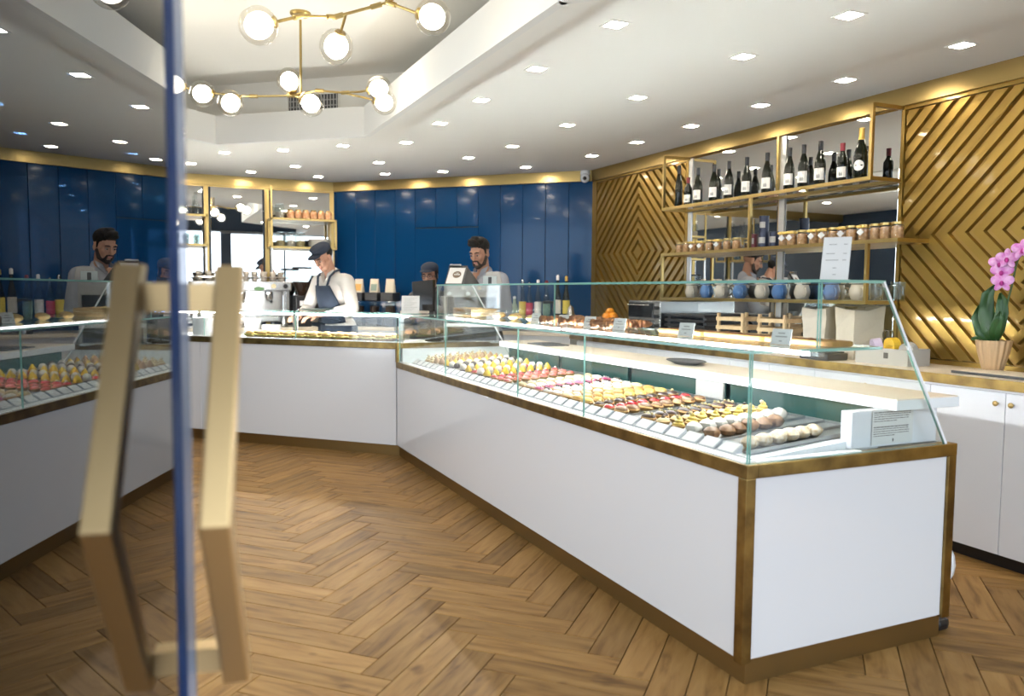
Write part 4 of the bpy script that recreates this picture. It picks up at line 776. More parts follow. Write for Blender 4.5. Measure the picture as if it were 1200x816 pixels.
# shelf racks hanging in front of the mirrors
def rack(x0, x1, lab):
    t = thing('hanging_rack', lab, 'rack', ((x0+x1)/2, YM, 1.6), 0, 'brass racks before the mirror'); f = 9.62-YM; a, b_ = x0-(x0+x1)/2, x1-(x0+x1)/2
    for x in (a, b_):
        MB().box(x-.012, x+.012, f-.012, f+.012, .29, .63).build('upright', 'goldtrim', t); MB().box(x-.012, x+.012, f+.2, f+.224, .29, .63).build('upright', 'goldtrim', t)
    MB().box(a-.010, a+.010, f-.010, f+.010, .63, .995).build('ceiling_rod', 'goldtrim', t); MB().box(a-.011, a+.011, f-.011, f+.011, -.63, .29).build('support_tube', 'silver', t); MB().box(b_-.011, b_+.011, f+.2, f+.222, -.63, .29).build('support_tube', 'silver', t)
    for z in (.29, .62): MB().box(a-.012, b_+.012, f-.012, -.03, z-.012, z+.012).build('shelf_board', 'goldtrim', t)
rack(1.33, 2.07, 'brass framed rack with amber jars in front of the right mirror'); rack(-.10, .63, 'brass framed rack with glasses in front of the left mirror')
aj = MB().lathe([(.030, 0), (.042, .01), (.042, .085), (.032, .095), (.032, .11), (.001, .111)], n=14, mis=[0, 0, 0, 1, 1, 1]).mesh('amber_jar', ['copper', 'goldtrim'], True)
for i in range(6):
    o = bpy.data.objects.new('amber_jar', aj); C.objects.link(o); o.location = (1.56+i*.09, 9.72, 2.232); tag(o, 'orange amber jar, %s from the left on the upper rack shelf' % ordw(i), 'jar', 'amber jars on the brass rack')
gj = MB().lathe([(.05, 0), (.06, .01), (.06, .12), (.05, .15), (.05, .17), (.001, .171)], n=16).mesh('glass_canister', 'bottle', True)
for i, (x, z, lab) in enumerate(((1.44, 2.232, 'clear glass canister left of the amber jars'), (1.45, 1.902, 'clear glass canister at the left of the lower rack shelf'), (1.57, 1.902, 'clear glass canister second on the lower rack shelf'), (1.68, 1.902, 'clear glass canister beside the round basket'))):
    o = bpy.data.objects.new('glass_canister', gj); C.objects.link(o); o.location = (x, 9.74, z); tag(o, lab, 'canister', 'glass canisters on the brass rack')
    s_ = MB().lathe([(.045, .005), (.05, .012), (.05, .07), (.001, .08)], n=12).build('filling', 'pcream' if i % 2 else 'mugbeige', o, True)
tag(MB().lathe([(.10, 0), (.125, .01), (.13, .09), (.12, .10), (.001, .101)], n=24).build('round_basket', 'greybox', None, True, (1.90, 9.75, 1.902)), 'flat round grey basket at the right of the lower rack shelf', 'basket')
gg = MB().lathe([(.022, 0), (.025, .004), (.030, .12), (.028, .12), (.022, .01)], n=12).mesh('drinking_glass', 'bottle', True)
for i in range(8):
    o = bpy.data.objects.new('drinking_glass', gg); C.objects.link(o); o.location = (.20+(i % 4)*.11, 9.70+.08*(i//4), 1.902); tag(o, 'tall drinking glass, %s in the %s line on the left rack' % (ordw(i % 4), ('front', 'rear')[i//4]), 'glass', 'drinking glasses on the left rack')
for i in range(4):
    t = thing('wine_decanter', 'clear decanter, %s from the right on the upper shelf of the left rack' % ordw(i), 'decanter', (.52-.13*i, 9.72, 2.232), 0, 'decanters on the left rack'); MB().lathe([(.035, 0), (.045, .01), (.045, .10), (.018, .15), (.018, .21), (.022, .215)], n=14).build('body', 'bottle', t, True); MB().ball((0, 0, .235), .02, 8, 6).build('stopper', 'bottle', t, True)

# ------------------------------------------------------------------ counters by the blue wall
def bluec(t0, t1, lab, dpt=.55):
    t = thing('wall_counter', lab, 'counter', diag(t0, -dpt, 0), R(135)); # local x along the wall to the left, -y towards the wall
    l = t1-t0; MB().box(0, l, -dpt+.03, -.03, 0, .93).build('body', 'cabinet', t); MB().box(-.005, l, -dpt+.03, 0, .93, .97, bev=.004).build('top', 'worktop', t); return t
bluec(2.24, 3.02, 'white side counter under the coffee dispensers', .42); bluec(.10, 1.28, 'white side counter carrying the syrup bottles')
for i, (t_, m_, lab) in enumerate(((2.80, 'bagor', 'orange coffee pack on the left dispenser'), (2.59, 'baggr', 'grey green coffee pack on the middle dispenser'), (2.38, 'bagcream', 'cream coffee pack on the right dispenser'))):
    d_ = thing('coffee_dispenser', 'black coffee dispenser under the %s' % lab.split(' on ')[0], 'dispenser', diag(t_, -.24, .9705), R(135), 'black dispensers in front of the blue wall')
    MB().box(-.085, .085, -.09, .09, .30, .40, bev=.012).build('head', 'black', d_); MB().lathe([(.05, .10), (.06, .12), (.06, .30)], n=16).build('jar', 'bottle', d_, True); MB().lathe([(.045, .11), (.054, .13), (.054, .24), (.001, .25)], n=14).build('beans', 'beans', d_, True); MB().box(-.08, .08, -.08, .08, 0, .10, bev=.008).build('base', 'black', d_)
    p = thing('coffee_pack', lab, 'packet', diag(t_, -.24, 1.371), R(135), 'coffee packs on the dispensers'); MB().hexa([(-.055, -.03, 0), (.055, -.03, 0), (.055, .03, 0), (-.055, .03, 0), (-.052, -.004, .16), (.052, -.004, .16), (.052, .004, .16), (-.052, .004, .16)]).build('pouch', 'bagcream', p)
    MB().hexa([(-.04, .0305, .02), (.04, .0305, .02), (.04, .032, .02), (-.04, .032, .02), (-.04, .0145, .10), (.04, .0145, .10), (.04, .0165, .10), (-.04, .0165, .10)]).build('pack_label', m_, p)
rs = thing('bottle_riser', 'low steel riser under the syrup bottles', 'riser', diag(.16, -.46, .9705), R(135)); MB().box(0, 1.05, -.21, -.03, .10, .115).build('shelf', 'steel', rs)
for x in (.01, 1.03): MB().box(x, x+.012, -.20, -.04, 0, .10).build('leg', 'steel', rs)
for i, (t_, h, r_, m_, lab) in enumerate(((.697, .44, .037, 'syr_y', 'clear syrup bottle with yellow label'), (.618, .41, .037, 'syr_r', 'clear syrup bottle with red label'), (.52, .44, .037, 'pmer', 'clear syrup bottle with pale label and white collar'), (.423, .43, .038, 'syr_g', 'clear bottle with green label and red pourer'), (.299, .49, .037, 'label', 'tall bottle with white top beside the shaker'), (.203, .48, .037, 'syr_y', 'tall green necked bottle nearest the gold wall'), (.895, .26, .036, 'plate', 'short white bottle left of the syrups'), (.79, .26, .036, 'baggr', 'short pale green bottle left of the syrups'))):
    b_ = thing('syrup_bottle', lab, 'bottle', diag(t_, -.34, 1.086), R(135), 'bottles on the steel riser'); s = h/.44
    MB().lathe([(r_*.9, 0), (r_, .008), (r_, .22*s), (r_*.8, .27*s), (.016, .32*s), (.015, .40*s)], n=14).build('glass_body', 'bottle' if i < 4 else ('wineglass' if i < 6 else m_), b_, True)
    MB().lathe([(r_*.9, .006), (r_*.93, .01), (r_*.93, .15*s), (.001, .151*s)], n=12).build('liquid', m_, b_, True) if i < 4 else None
    MB().lathe([(r_+.001, .07*s), (r_+.002, .071*s), (r_+.002, .20*s), (r_+.001, .201*s)], n=14).build('label', m_, b_, True)
    MB().lathe([(.017, .39*s), (.017, .43*s), (.008, .44*s), (.006, h)], n=10).build('pourer', ('steel', 'steel', 'plate', 'capsule_red', 'plate', 'foilgold', 'plate', 'plate')[i], b_, True)
tag(MB().lathe([(.03, 0), (.045, .01), (.05, .18), (.04, .20), (.03, .26), (.001, .29)], n=18).build('cocktail_shaker', 'steel', None, True, diag(.09+.05, -.38, .9705)), 'steel cocktail shaker at the end of the riser by the gold wall', 'shaker')
bl = thing('blender', 'clear tall jar blender before the syrup bottles', 'blender', diag(.36, -.50+.02, .9705), R(135)); MB().lathe([(.06, 0), (.065, .06), (.05, .09)], n=16).build('base', 'steel', bl, True); MB().lathe([(.045, .09), (.06, .30)], n=16).build('jar', 'bottle', bl, True); MB().lathe([(.062, .30), (.06, .325), (.001, .33)], n=16).build('lid', 'black', bl, True)

# ------------------------------------------------------------------ register corner
MB_ = MB().prism([(1.90, 6.47), (2.95, 6.47), (2.76, 6.72), (2.41, 6.95)], .90, .945); L3(MB_, 'corner_deck', 'pmer', pc); L3(MB().prism([(2.0, 6.52), (2.93, 6.48), (2.74, 6.70), (2.40, 6.90)], 0.0, .90), 'corner_cabinet', 'cabinet', pc)
ra = math.atan2(-.41, .91)
rd = thing('register_desk', 'grey steel register desk between the two counters', 'desk', (2.53, 6.60, .9455), ra)
MB().box(-.15, .33, -.10, .10, 0, .02).build('base_board', 'steel', rd); MB().box(-.15, .33, -.10, .10, .46, .50, bev=.004).build('top_board', 'grey', rd); MB().box(-.15, .33, .08, .10, .02, .46).build('back_board', 'dark', rd); MB().box(-.15, .33, -.10, .08, .14, .17).build('middle_board', 'pmer', rd)
for x in (-.15, .31): MB().box(x, x+.02, -.10, .08, .02, .46).build('side_board', 'grey', rd)
MB().box(-.13, .31, -.104, -.10, .40, .46).build('front_strip', 'grey', rd)
for x in (-.10, .06): MB().tube([(x, -.112, .43), (x, -.104, .43)], .018, 14).build('round_lamp', 'plate', rd)
for i in range(5):
    tag(MB().lathe([(.03, 0), (.04, .01), (.043, .09), (.038, .09), (.03, .01)], n=14).build('dark_cup', 'dark', None, True, Vector((2.53, 6.60, 1.1165))+Vector((.91*(-.08+i*.09), -.41*(-.08+i*.09), 0))), 'dark cup inside the register desk, %s from the left' % ordw(i), 'cup', 'dark cups in the register desk')
pos = thing('payment_terminal', 'black touchscreen till turned to the staff at the register', 'till', (2.36, 6.80, .9455), ra)
MB().box(-.07, .07, -.09, .03, 0, .02, bev=.006).build('base', 'black', pos); MB().bar((0, -.03, .02), (-.02, -.03, .36), .05, .04).build('stand', 'black', pos); MB().hexa([(-.17, -.10, .27), (.0, -.13, .27), (.02, -.10, .27), (-.14, -.07, .27), (-.19, -.06, .53), (.0, -.09, .55), (.02, -.06, .55), (-.16, -.03, .53)]).build('screen_case', 'blackgloss', pos)
for o in pos.children: o.location.x -= .02
sg = thing('sign_stand', 'black tablet stand with white card showing a brown round emblem', 'sign', (2.47, 6.625, 1.446), ra)
MB().hexa([(-.085, -.085, .0), (.085, -.085, .0), (.085, -.073, 0), (-.085, -.073, 0), (-.045, .008, .175), (.115, .008, .175), (.115, .02, .175), (-.045, .02, .175)]).build('front_board', 'black', sg)
MB().hexa([(-.072, -.084, .016), (.066, -.084, .016), (.066, -.083, .016), (-.072, -.083, .016), (-.038, -.008, .155), (.098, -.008, .155), (.098, -.007, .155), (-.038, -.007, .155)]).build('white_card', 'paper', sg)
b = MB(); q = lambda x, z: (x+.006+.22*(z-.012), -.0885+.553*(z-.012), z); n = 24
b.add([q(.03*0, .095)]+[q(.037*math.cos(2*PI*i/n), .095+.030*math.sin(2*PI*i/n)) for i in range(n)], [(0, 1+i, 1+(i+1) % n) for i in range(n)]); b.build('round_emblem', mat('brown_emblem', (.13, .085, .05), .6), sg)
b = MB()
for x0, x1, z0, z1 in ((-.024, -.014, .09, .10), (-.010, .0, .09, .10), (.004, .012, .09, .10), (.015, .024, .09, .10), (-.012, .012, .106, .110)): p = [q(x0, z0), q(x1, z0), q(x1, z1), q(x0, z1)]; b.add([(a_[0], a_[1]-.0012, a_[2]) for a_ in p], [(0, 1, 2, 3)])
b.build('emblem_letters', 'paper', sg)['kind'] = 'stuff'; MB().hexa([(.09, -.07, .0), (.22, .03, .0), (.23, .04, 0), (.09, -.05, 0), (.075, .0, .17), (.10, .012, .17), (.11, .02, .17), (.08, .01, .17)]).build('rear_prop', 'dark', sg); MB().box(-.04, .06, -.02, .03, .172, .186, bev=.004).build('clip', 'steel', sg)
MB().box(-.09, .22, -.09, .05, -.0005, .006).build('foot', 'black', sg)
pr = thing('receipt_printer', 'rounded grey receipt printer with white label at the register', 'printer', (2.785, 6.487, 1.446), ra)
MB().hexa([(-.10, -.06, 0), (.08, -.06, 0), (.08, .08, 0), (-.10, .08, 0), (-.06, -.05, .12), (.06, -.05, .12), (.06, .06, .12), (-.06, .06, .12)]).build('housing', 'grey', pr); MB().box(-.09, .03, -.066, -.06, .01, .085).build('label', 'screen', pr); MB().box(-.045, -.015, -.068, -.066, .015, .075).build('label_print', 'dark', pr)
for o in list(pr.children): o.modifiers.new('b', 'BEVEL').width = .004
for i in range(3):
    tag(MB().ball((0, 0, .055), (.06, .045, .055), 10, 7).build('wrapped_bread', 'bag', None, True, Vector((2.80, 6.30, .9455))+Vector((-.02*i, .04, .09*i))), 'paper wrapped loaf, %s at the register corner' % ('lowest', 'middle', 'topmost')[i], 'bread', 'wrapped loaves at the register corner') if i < 0 else None

# ------------------------------------------------------------------ chandeliers, vent, security camera
def chandelier(lab, canopy, stem, arms, globes):
    t = thing('globe_chandelier', lab, 'chandelier', canopy, 0, 'brass branching globe chandeliers'); o_ = Vector(canopy); q = lambda p: Vector(p)-o_
    MB().lathe([(.001, -.022), (.06, -.022), (.07, -.012), (.07, 0)], n=24).build('canopy', 'goldtrim', t, True); MB().tube([(0, 0, -.01)]+[q(p) for p in stem], .009, 10).build('stem', 'goldtrim', t, True)
    for a in arms:
        ar_ = MB().tube([q(p) for p in a], .0075, 8).build('arm', 'goldtrim', t, True)
        for i in range(len(a)-1):
            u_ = (Vector(a[i+1])-Vector(a[i])).normalized(); MB().tube([q(Vector(a[i])-u_*.012), q(Vector(a[i])+u_*.045)], .013, 8).build('joint', 'goldtrim', ar_, True)
    for g, fr_ in globes:
        d = (Vector(g)-Vector(fr_)).normalized(); r_ = .088; rot = d.to_track_quat('Z', 'Y').to_matrix(); P_ = lambda z: q(g)+d*z
        gl = MB().ball(q(g), (r_*.97, r_, r_*1.02), 22, 14, 0, rot).build('globe', 'globe', t, True); MB().tube([q(fr_), P_(-r_*.86)], .0075, 8).tube([P_(-r_*.99), P_(-r_*.90), P_(-r_*.70)], [.022, .030, .020], 14).build('socket', 'goldtrim', gl, True); MB().ball(P_(-.002), (.060, .060, .064), 16, 12, 0, rot).build('bulb', 'lamp', gl, True)
Hc = (.95, 5.71, 2.73)
chandelier('farther brass globe chandelier hanging in the ceiling recess by the air grille', (1.003, 5.73, ZU), [(1.0, 5.725, 2.745), Hc], [[Hc, (.712, 5.82, 2.724), (.60, 5.87, 2.725), (.46, 5.93, 2.74)], [Hc, (1.098, 5.65, 2.768), (1.257, 5.57, 2.752), (1.364, 5.52, 2.76)]],
    [((.923, 5.73, 2.83), Hc), ((.376, 5.975, 2.738), (.46, 5.93, 2.74)), ((.546, 5.82, 2.66), (.60, 5.87, 2.725)), ((1.048, 5.62, 2.668), Hc), ((1.483, 5.47, 2.783), (1.364, 5.52, 2.76)), ((1.56, 5.62, 2.73), (1.257, 5.57, 2.752)), ((.20, 6.05, 2.80), (.30, 6.01, 2.77))])
def NR(p, k): return (p[0]*k, p[1]*k, 1.4+(p[2]-1.4)*k)
n1, n2, n3, n4, n5, n6, n7 = NR((.57, 3.803, 2.609), 1.02), NR((.659, 3.765, 2.633), 1.05), NR((.799, 3.70, 2.63), 1.09), NR((.845, 3.68, 2.638), 1.1), NR((.958, 3.631, 2.678), 1.1), NR((1.021, 3.604, 2.698), 1.1), NR((1.133, 3.549, 2.652), 1.09)
chandelier('nearer brass globe chandelier cut off by the top of the picture', (n6[0]+.05, n6[1]-.1, ZU), [(n6[0]+.05, n6[1]-.1, 2.95), n6], [[n3, n2, n1], [n3, n5, n6, n7]], [(NR((.486, 3.841, 2.589), 1.01), n1), (NR((.803, 3.688, 2.496), 1.13), n4), (NR((1.202, 3.516, 2.634), 1.083), n7), ((n6[0]+.10, n6[1]-.45, 2.86), n6)])
vd = (Vector((.468, 8.258, 0))-Vector((2.35, 6.66, 0))).normalized(); vz = math.atan2(vd.y, vd.x)
vg = thing('air_grille', 'white slatted air grille in the recess wall above the far chandelier', 'vent', Vector((2.35, 6.66, 3.005))+vd*.965+Vector((vd.y, -vd.x, 0))*-.0201, vz)
# local x runs along the wall, the grille faces the room on the +y side
MB().box(0, .50, -.001, .004, 0, .15).build('backing', 'dark', vg); fb = MB()
for a in ((-.012, .512, -.012, 0), (-.012, .512, .15, .162), (-.012, 0, 0, .15), (.5, .512, 0, .15)): fb.box(a[0], a[1], 0, .014, a[2], a[3])
fb.build('frame', 'ceiling', vg)
for i in range(16): MB().box(.012+i*.031, .020+i*.031, .004, .012, 0, .15).build('slat', 'frost', vg)
for z in (.05, .10): MB().box(0, .5, .004, .010, z-.003, z+.003).build('crossbar', 'frost', vg)
sc2 = thing('security_camera', 'small white dome security camera in the corner of the gold and blue walls', 'camera', diag(.09, -.055, 2.66)); MB().lathe([(.05, -.005), (.055, .02), (.05, .048), (.001, .049)], n=18).build('mount', 'plate', sc2, True); MB().ball((-.02, -.03, -.035), .052, 14, 10).build('camera_ball', 'plate', sc2, True); MB().ball((-.045, -.068, -.045), .022, 10, 8).build('lens', 'black', sc2, True)

# ------------------------------------------------------------------ glass entrance door with long kinked handle
th = R(11.5); dd = Vector((math.sin(th), math.cos(th), 0)); dn = Vector((math.cos(th), -math.sin(th), 0)); Dz = .21
def DP(al, s, z): return dd*al+dn*(s-Dz)+Vector((0, 0, z))
gd = thing('glass_door', 'open tinted glass entrance door with blue edge and long kinked gold handle', 'door', DP(.12, 0, 0), 0)
L3(MB().hexa([DP(.12, -.012, .012), DP(.12, 0, .012), DP(1.247, 0, .012), DP(1.247, -.012, .012), DP(.12, -.012, 2.66), DP(.12, 0, 2.66), DP(1.247, 0, 2.66), DP(1.247, -.012, 2.66)]), 'glass_pane', 'doorglass', gd)
L3(MB().hexa([DP(1.2475, -.0125, .012), DP(1.2475, .0005, .012), DP(1.2515, .0005, .012), DP(1.2515, -.0125, .012), DP(1.2475, -.0125, 2.66), DP(1.2475, .0005, 2.66), DP(1.2515, .0005, 2.66), DP(1.2515, -.0125, 2.66)]), 'edge_strip', 'dooredge', gd)
def dprism(a0, a1, s0, s1, z0, z1): return MB().hexa([DP(a0, s0, z0), DP(a0, s1, z0), DP(a1, s1, z0), DP(a1, s0, z0), DP(a0, s0, z1), DP(a0, s1, z1), DP(a1, s1, z1), DP(a1, s0, z1)])
L3(dprism(1.182, 1.2475, .0004, .0012, .012, 2.66), 'blue_edge_band', 'dooredge', gd)
L3(dprism(1.240, 1.2515, .0014, .0125, .012, 2.66), 'clear_edge_seal', 'gasket', gd)
for z in (.30, 2.2): L3(MB().hexa([DP(.10, -.03, z), DP(.10, .018, z), DP(.20, .018, z), DP(.20, -.03, z), DP(.10, -.03, z+.12), DP(.10, .018, z+.12), DP(.20, .018, z+.12), DP(.20, -.03, z+.12)]), 'hinge', 'steel', gd)
for sgn, off in ((1, 0), (-1, -.012)):
    sA, sB = .050, .088; S = lambda s: off+sgn*s; hw = .020
    prof = [(1.27, 1.435), (1.065, 1.10), (1.27, .795)]; b = MB(); vs = []
    for al, z in prof:
        for da in (-hw, hw):
            for s in (sA, sB): vs.append(DP(al+da, S(s), z))
    fs = [(0, 1, 3, 2), (8, 10, 11, 9)]
    for i in range(2):
        o_ = i*4
        for a, c in ((0, 1), (1, 3), (3, 2), (2, 0)): fs.append((o_+a, o_+4+a, o_+4+c, o_+c))
    h_ = L3(b.add(vs, fs), 'handle_bar', 'handle', gd); m_ = h_.modifiers.new('b', 'BEVEL'); m_.width = .003; m_.segments = 2
    bmx = bmesh.new(); bmx.from_mesh(h_.data); bmesh.ops.recalc_face_normals(bmx, faces=bmx.faces); bmx.to_mesh(h_.data); bmx.free()
for z0, z1 in ((1.365, 1.408), (.815, .852)): L3(MB().hexa([DP(1.2525, -.062, z0), DP(1.2525, .05, z0), DP(1.288, .05, z0), DP(1.288, -.062, z0), DP(1.2525, -.062, z1), DP(1.2525, .05, z1), DP(1.288, .05, z1), DP(1.288, -.062, z1)]), 'handle_crossbar', 'handle', gd)

# ------------------------------------------------------------------ people
def blob(name, prims, m, parent, voxel=.008, smooth=4, mats=None):
    b = MB()
    for p in prims:
        if p[0] == 'c':
            a, ra_, c, rc = Vector(p[1]), p[2], Vector(p[3]), p[4]; d = (c-a)
            if d.length < 1e-5: continue
            u_ = d.normalized(); pts = []; rs = []
            for k in range(5): an = PI/2*(1-k/5); pts.append(a-u_*ra_*math.sin(an)); rs.append(max(.0005, ra_*math.cos(an)))
            pts += [a, a+d*.5, c]; rs += [ra_, (ra_+rc)/2, rc]
            for k in range(1, 6): an = PI/2*k/5; pts.append(c+u_*rc*math.sin(an)); rs.append(max(.0005, rc*math.cos(an)))
            b.tube(pts, rs, 14)
        else: b.ball(p[1], p[2], 18, 12, 0, p[3] if len(p) > 3 else None)
    o = bpy.data.objects.new('tmp', b.mesh('tmp', m)); C.objects.link(o)
    bmx = bmesh.new(); bmx.from_mesh(o.data); bmesh.ops.recalc_face_normals(bmx, faces=bmx.faces); bmx.to_mesh(o.data); bmx.free()
    r = o.modifiers.new('r', 'REMESH'); r.mode = 'VOXEL'; r.voxel_size = voxel; s_ = o.modifiers.new('s', 'SMOOTH'); s_.iterations = smooth; s_.factor = .5
    dg = bpy.context.evaluated_depsgraph_get(); me = bpy.data.meshes.new_from_object(o.evaluated_get(dg)); old = o.data; bpy.data.objects.remove(o); bpy.data.meshes.remove(old)
    me.materials.clear(); me.materials.append(M[m]); me.polygons.foreach_set('use_smooth', [True]*len(me.polygons)); me.polygons.foreach_set('material_index', [0]*len(me.polygons))
    o = bpy.data.objects.new(name, me); C.objects.link(o); o.parent = parent; return o
def hand(w_, d, up_, s):
    w_, d, up_ = Vector(w_), Vector(d).normalized(), Vector(up_); up_ = (up_-d*up_.dot(d)).normalized(); side = d.cross(up_); P = []
    rot = Matrix((side, d, up_)).transposed(); P.append(('e', w_+d*.045*s, (.040*s, .050*s, .016*s), rot))
    for i, l in enumerate((.062, .074, .070, .055)):
        a = w_+d*.085*s+side*(-.030+.020*i)*s; k = a+d*l*.55*s-up_*.008*s; e = k+d*l*.40*s-up_*.026*s; P += [('c', a, .0088*s, k, .0082*s), ('c', k, .0082*s, e, .0072*s)]
    a = w_+d*.025*s-side*.034*s; k = a+d*.030*s-side*.024*s-up_*.012*s; e = k+d*.034*s-side*.004*s-up_*.014*s; P += [('c', a, .0125*s, k, .011*s), ('c', k, .011*s, e, .009*s)]
    return P
def person(lab, loc, face, s, lean, hp, hy, armsR, armsL, cloth, skin, hands=True):
    t = thing('person', lab, 'person', loc, math.atan2(face[1], face[0])-PI/2)
    hip = Vector((0, 0, .93*s)); RL = Matrix.Rotation(-lean, 3, 'X'); TL = lambda x, y, z: hip+RL @ Vector((x*s, y*s, z*s))
    ax = lambda p: p; Lm = RL
    hc = TL(0, .015, .70)+Vector((0, .03*s*math.sin(hp)*2, 0)); RH = Matrix.Rotation(hy, 3, 'Z') @ Matrix.Rotation(-hp, 3, 'X'); HP = lambda x, y, z: hc+RH @ Vector((x*s, y*s, z*s)); E_ = lambda c, r: ('e', HP(*c), tuple(q_*s for q_ in r), RH)
    B = [('e', TL(0, 0, .02), (.155*s, .105*s, .13*s), RL), ('e', TL(0, 0, .20), (.135*s, .092*s, .15*s), RL), ('e', TL(0, .005, .37), (.155*s, .105*s, .16*s), RL), ('c', TL(-.14, -.01, .475), .062*s, TL(.14, -.01, .475), .062*s), ('c', TL(0, -.012, .49), .058*s, HP(0, -.015, -.05), .052*s)]
    for sx_ in (-1, 1): B += [('c', (sx_*.09*s, 0, .90*s), .085*s, (sx_*.10*s, .01, .50*s), .055*s), ('c', (sx_*.10*s, .01, .50*s), .052*s, (sx_*.11*s, -.02, .09*s), .036*s), ('c', (sx_*.11*s, -.03, .04*s), .035*s, (sx_*.12*s, .14*s, .03*s), .028*s)]
    sh = {1: TL(.185, -.01, .465), -1: TL(-.185, -.01, .465)}; AR = {1: armsR, -1: armsL}
    for sx_, (el, wr_, hd) in AR.items():
        B += [('c', sh[sx_], .052*s, el, .040*s), ('c', el, .040*s, wr_, .027*s)]+hand(wr_, hd, (0, 0, 1), s)
    B += [E_((0, -.012, .035), (.073, .091, .086)), E_((0, .028, -.03), (.058, .062, .083)), E_((0, .052, -.090), (.036, .036, .028)), ('c', HP(0, .088, .018), .008*s, HP(0, .108, -.026), .0135*s), ('c', HP(-.014, .096, -.030), .008*s, HP(.014, .096, -.030), .008*s), ('c', HP(-.042, .074, .030), .012*s, HP(.042, .074, .030), .012*s), E_((.036, .060, -.020), (.024, .024, .026)), E_((-.036, .060, -.020), (.024, .024, .026)), E_((0, .084, -.060), (.024, .012, .010))]
    for sx_ in (-1, 1): B += [E_((sx_*.074, -.006, -.010), (.010, .020, .032)), ('c', HP(sx_*.05, .0, -.03), .02*s, HP(sx_*.03, .05, -.085), .022*s)]
    blob('body', B, skin, t, .0055*s, 3)
    for sx_ in (-1, 1):
        e_ = MB().ball(HP(sx_*.031, .0775, .006), .0115*s, 10, 8).build('eye', 'eye', t, True); MB().ball(HP(sx_*.031, .0845, .003), .0072*s, 8, 6).build('iris', 'iris', e_, True); blob('eyelid', [('c', HP(sx_*.020, .0845, .013), .0060*s, HP(sx_*.042, .0815, .012), .0060*s)], skin, e_, .003, 2)
        MB().tube([HP(sx_*.014, .094, .026), HP(sx_*.032, .0945, .032), HP(sx_*.050, .082, .026)], [.004*s, .005*s, .003*s], 6).build('eyebrow', 'hair', t, True)
    blob('lips', [('c', HP(-.018, .090, -.057), .005*s, HP(.018, .090, -.057), .005*s), ('c', HP(-.014, .090, -.064), .0055*s, HP(.014, .090, -.064), .0055*s)], 'lips', t, .0025, 2)
    # upper garment
    G_ = [('e', TL(0, 0, .03), (.172*s, .122*s, .13*s), RL), ('e', TL(0, 0, .20), (.158*s, .112*s, .16*s), RL), ('e', TL(0, .005, .36), (.175*s, .122*s, .165*s), RL), ('c', TL(-.15, -.012, .47), .072*s, TL(.15, -.012, .47), .072*s), ('c', TL(0, -.03, .48), .070*s, TL(0, -.035, .535), .062*s)]
    for sx_, (el, wr_, hd) in AR.items():
        el_, w2 = Vector(el), Vector(wr_); G_ += [('c', sh[sx_], .070*s, el_, .056*s), ('c', el_, .055*s, el_+(w2-el_)*cloth.get('sleeve', .8), .044*s)]
    blob('shirt', G_, cloth['top'], t, .008*s, 4)
    for sx_ in (-1, 1): MB().pane([TL(sx_*.012, .098, .475), TL(sx_*.062, .045, .535), TL(sx_*.066, .01, .585), TL(sx_*.045, .075, .56)], .006*s, 0, 0).build('collar', cloth['top'], t)
    if cloth.get('open'): MB().add([TL(-.030, .1005, .535), TL(.030, .1005, .535), TL(.012, .128, .44), TL(-.006, .129, .42)], [(0, 3, 2, 1)]).build('open_neck', skin, t).modifiers.new('t', 'SOLIDIFY').thickness = .004
    blob('trousers', [('e', (0, 0, .92*s), (.178*s, .128*s, .13*s))]+[q_ for sx_ in (-1, 1) for q_ in (('c', (sx_*.09*s, 0, .88*s), .10*s, (sx_*.10*s, .01, .50*s), .072*s), ('c', (sx_*.10*s, .01, .50*s), .070*s, (sx_*.11*s, -.02, .10*s), .055*s))], 'darkcloth', t, .012*s, 3)
    for sx_ in (-1, 1): blob('shoe', [('c', (sx_*.11*s, -.035, .047*s), .045*s, (sx_*.12*s, .15*s, .040*s), .038*s), ('c', (sx_*.11*s, -.04, .05*s), .045*s, (sx_*.11*s, -.03, .09*s), .045*s)], 'shoe', t, .008, 2)
    return t, HP, TL, RH, E_
# register man
s = 1.075; man = person('person with dark hair and beard in open grey shirt looking down at the register', (2.89, 6.93, 0), (-.88, -.47), s, R(3), R(20), R(4), ((.27*s, .05, 1.14*s), (.16*s, .26, 1.10*s), (-.3, 1, -.05)), ((-.27*s, .05, 1.14*s), (-.15*s, .27, 1.12*s), (.3, 1, -.05)), dict(top='shirt', sleeve=.9, open=True), 'skin')
t, HP, TL, RH, E_ = man
blob('hair', [E_((0, -.022, .055), (.078, .094, .078)), E_((0, .010, .112), (.064, .080, .034)), ('c', HP(-.036, .068, .100), .022*s, HP(.036, .068, .100), .022*s), ('c', HP(-.02, .078, .122), .022*s, HP(.02, .074, .126), .024*s), ('c', HP(-.02, .03, .138), .022*s, HP(.02, .03, .138), .022*s)]+[('c', HP(sx_*.069, .012, .045), .012*s, HP(sx_*.070, .012, -.005), .007*s) for sx_ in (-1, 1)], 'hair', t, .006, 2)
blob('beard', [('c', HP(0, .066, -.104), .022*s, HP(0, .060, -.092), .024*s), ('c', HP(-.024, .094, -.046), .0065*s, HP(.024, .094, -.046), .0065*s)]+[q_ for sx_ in (-1, 1) for q_ in (('c', HP(sx_*.064, .010, -.030), .014*s, HP(sx_*.050, .038, -.080), .020*s), ('c', HP(sx_*.050, .038, -.080), .019*s, HP(0, .074, -.102), .022*s), ('c', HP(sx_*.026, .093, -.048), .007*s, HP(sx_*.030, .076, -.088), .012*s))], 'beard', t, .005, 2)
